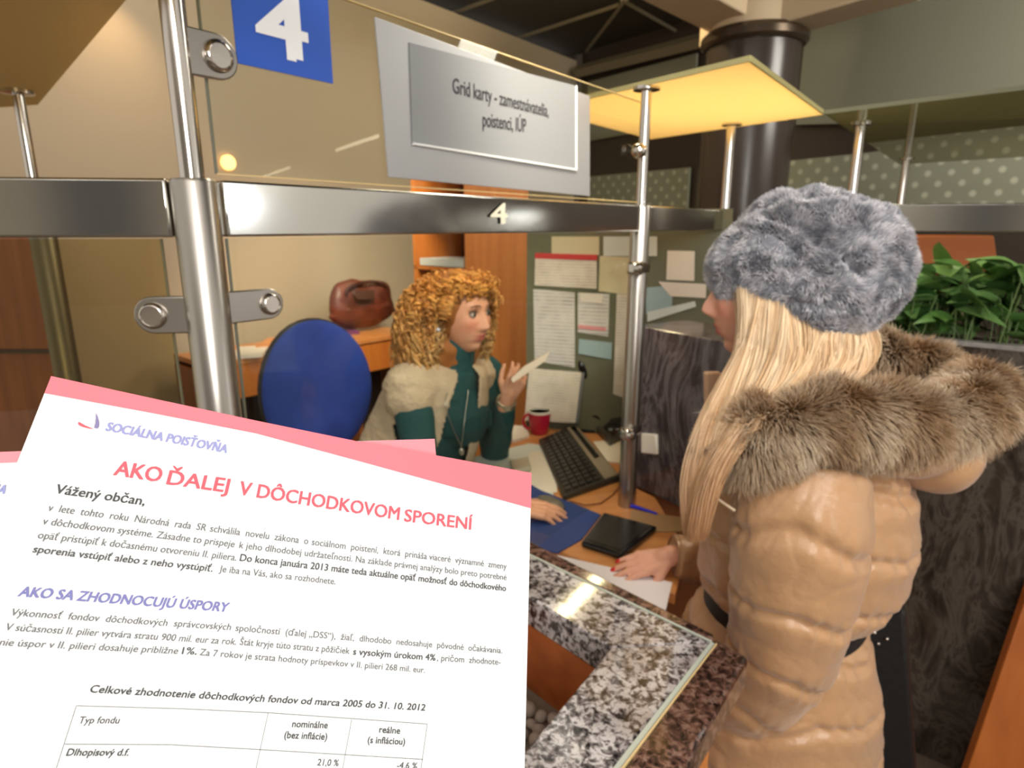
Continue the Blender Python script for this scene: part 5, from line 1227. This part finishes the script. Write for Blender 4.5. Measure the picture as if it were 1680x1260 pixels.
# hair of the clerk
hm = MB(); hm.ball(kc-KF*.030+UP*.022, (.104, .094, .116), 36, 26, (KF, Ks, UP)); hm.ball(kc-KF*.085-UP*.04, (.10, .105, .12), 30, 22, (KF, Ks, UP))
hm.ball(kc-KF*.055-UP*.115, (.075, .105, .10), 30, 20, (KF, Ks, UP)); hm.ball(kc-KF*.02+UP*.080, (.075, .068, .045), 30, 20, (KF, Ks, UP))
v_, q_, n_ = remesh(hm, .005, 5); v_ = v_+n_*(.014*fbm(v_, 24, 4))[:, None]
khair = quadmesh('curly_hair', v_, q_, mat('ginger_under', (150, 92, 40), .8), clerk, kind='stuff')
N = 2600; S = 34
d_ = rng.normal(0, 1, (N*3, 3)); d_[:N*2//3, 2] = np.abs(d_[:N*2//3, 2])*1.3; d_ /= np.linalg.norm(d_, axis=1, keepdims=True)
df, ds, du = d_@KF, d_@Ks, d_[:, 2]
ok = ((df < .42) | (du > .72)) & ~((df > .05) & (du < .25)) & (du > -.75)
d_ = d_[ok][:N]; N = len(d_); df, ds, du = d_@KF, d_@Ks, d_[:, 2]
R0 = .092+.0*df; R1 = .128+.070*np.clip(-df, 0, 1)+.030*np.clip(np.abs(ds), 0, 1)+.008*du+rng.normal(0, .008, N)
R1 = np.where((df > .2) & (du < .7), np.minimum(R1, .126), R1)+.018*np.clip(du-.3, 0, 1)
ln = np.where(df > .15, .03+.03*rng.random(N), .07+.13*rng.random(N)*(1-.4*np.clip(du, 0, 1)))+.05*np.clip(-ds, 0, 1)*(df < .1)*rng.random(N)
t = np.linspace(0, 1, S)[None, :]
rad_ = R0[:, None]+(R1-R0)[:, None]*np.clip(t*1.9, 0, 1)**.8-.018*np.clip(t-.6, 0, 1)*(du < 0)[:, None]
Pc = kc+UP*.012+d_[:, None, :]*rad_[:, :, None]*V(1, 1, .93)-UP*(ln[:, None]*t**1.4)[:, :, None]-KF*(.02*t*ln[:, None]/.1)[:, :, None]
phs = rng.random(N)[:, None]*6.28; tw = (rng.choice([-1, 1], N)*(13+7*rng.random(N)))[:, None]; hr = ((.0065+.0045*rng.random(N))[:, None])*np.clip(t*3, .2, 1)
e1 = np.cross(d_, UP); e1 /= np.linalg.norm(e1, axis=1, keepdims=True)+1e-6; e2 = np.cross(d_, e1)
Pc = Pc+e1[:, None, :]*(hr*np.cos(phs+tw*t*1.6))[:, :, None]+(e2*.6+np.cross(e1, UP)*.6)[:, None, :]*(hr*np.sin(phs+tw*t*1.6))[:, :, None]
Rc = np.full((N, S), 1.0)*(.0021+.0014*rng.random((N, 1))); Rc[:, -1] *= .3; Rc[:, -2] *= .7
w_ = rng.random((N, 1, 1)); topw = np.clip(du*.9+.4, 0, 1)[:, None, None]
hue = (L3((172, 104, 40))*(1-w_)+L3((236, 172, 84))*w_)*topw+(L3((168, 120, 66))*(1-w_)+L3((222, 182, 118))*w_)*(1-topw)
hue = hue*(.7+.45*np.ones((N, S, 1))*np.sin(t*6+phs)[:, :, None]**2)
strands('ringlets', Pc, Rc, 5, attr_mat('hair_shine', .38, spec=.45), khair, hue, kind='stuff')
# jewellery
Ld = kax[1]; near = Ld if np.dot(Ld, V(0, -1, 0)) > 0 else -Ld
ep = py(719, 541, 1.86); MB().ball(ep, .0065, 16, 10).build('earring', mat('pearl', (214, 220, 232), .1, .4), clerk)
ch = smoothpath([py(742, 622, 1.93), py(731, 660, 1.865), py(742, 700, 1.86), py(757, 733, 1.865)], 24); ch2 = smoothpath([py(757, 733, 1.865), py(762, 690, 1.875), py(768, 640, 1.93)], 20)
nk = MB().tube(ch, .0016, 6).tube(ch2, .0016, 6).build('necklace', mat('chain_silver', (160, 160, 150), .3, .8), clerk)
MB().ball(py(757, 741, 1.862), (.009, .006, .013), 16, 12).build('pendant', mat('pendant_silver', (190, 186, 170), .25, .6), nk)
wd = unit(wrf-elf); MB().tube([wrf-wd*.022, wrf-wd*.004], [.034, .032], 24).build('wristwatch', mat('watch_silver', (176, 170, 150), .3, .7), clerk)
# card in the raised hand
cp0 = py(826, 622, 1.93)
MB().slab([py(838, 622, 1.90), py(858, 603, 1.92), py(902, 577, 1.95), py(894, 593, 1.93), py(842, 628, 1.89)], V(.003, .012, .002)).build('card', mat('card_white', (240, 226, 206), .6), label='folded white card held up in the raised hand of the clerk', cat='card', smooth=False)
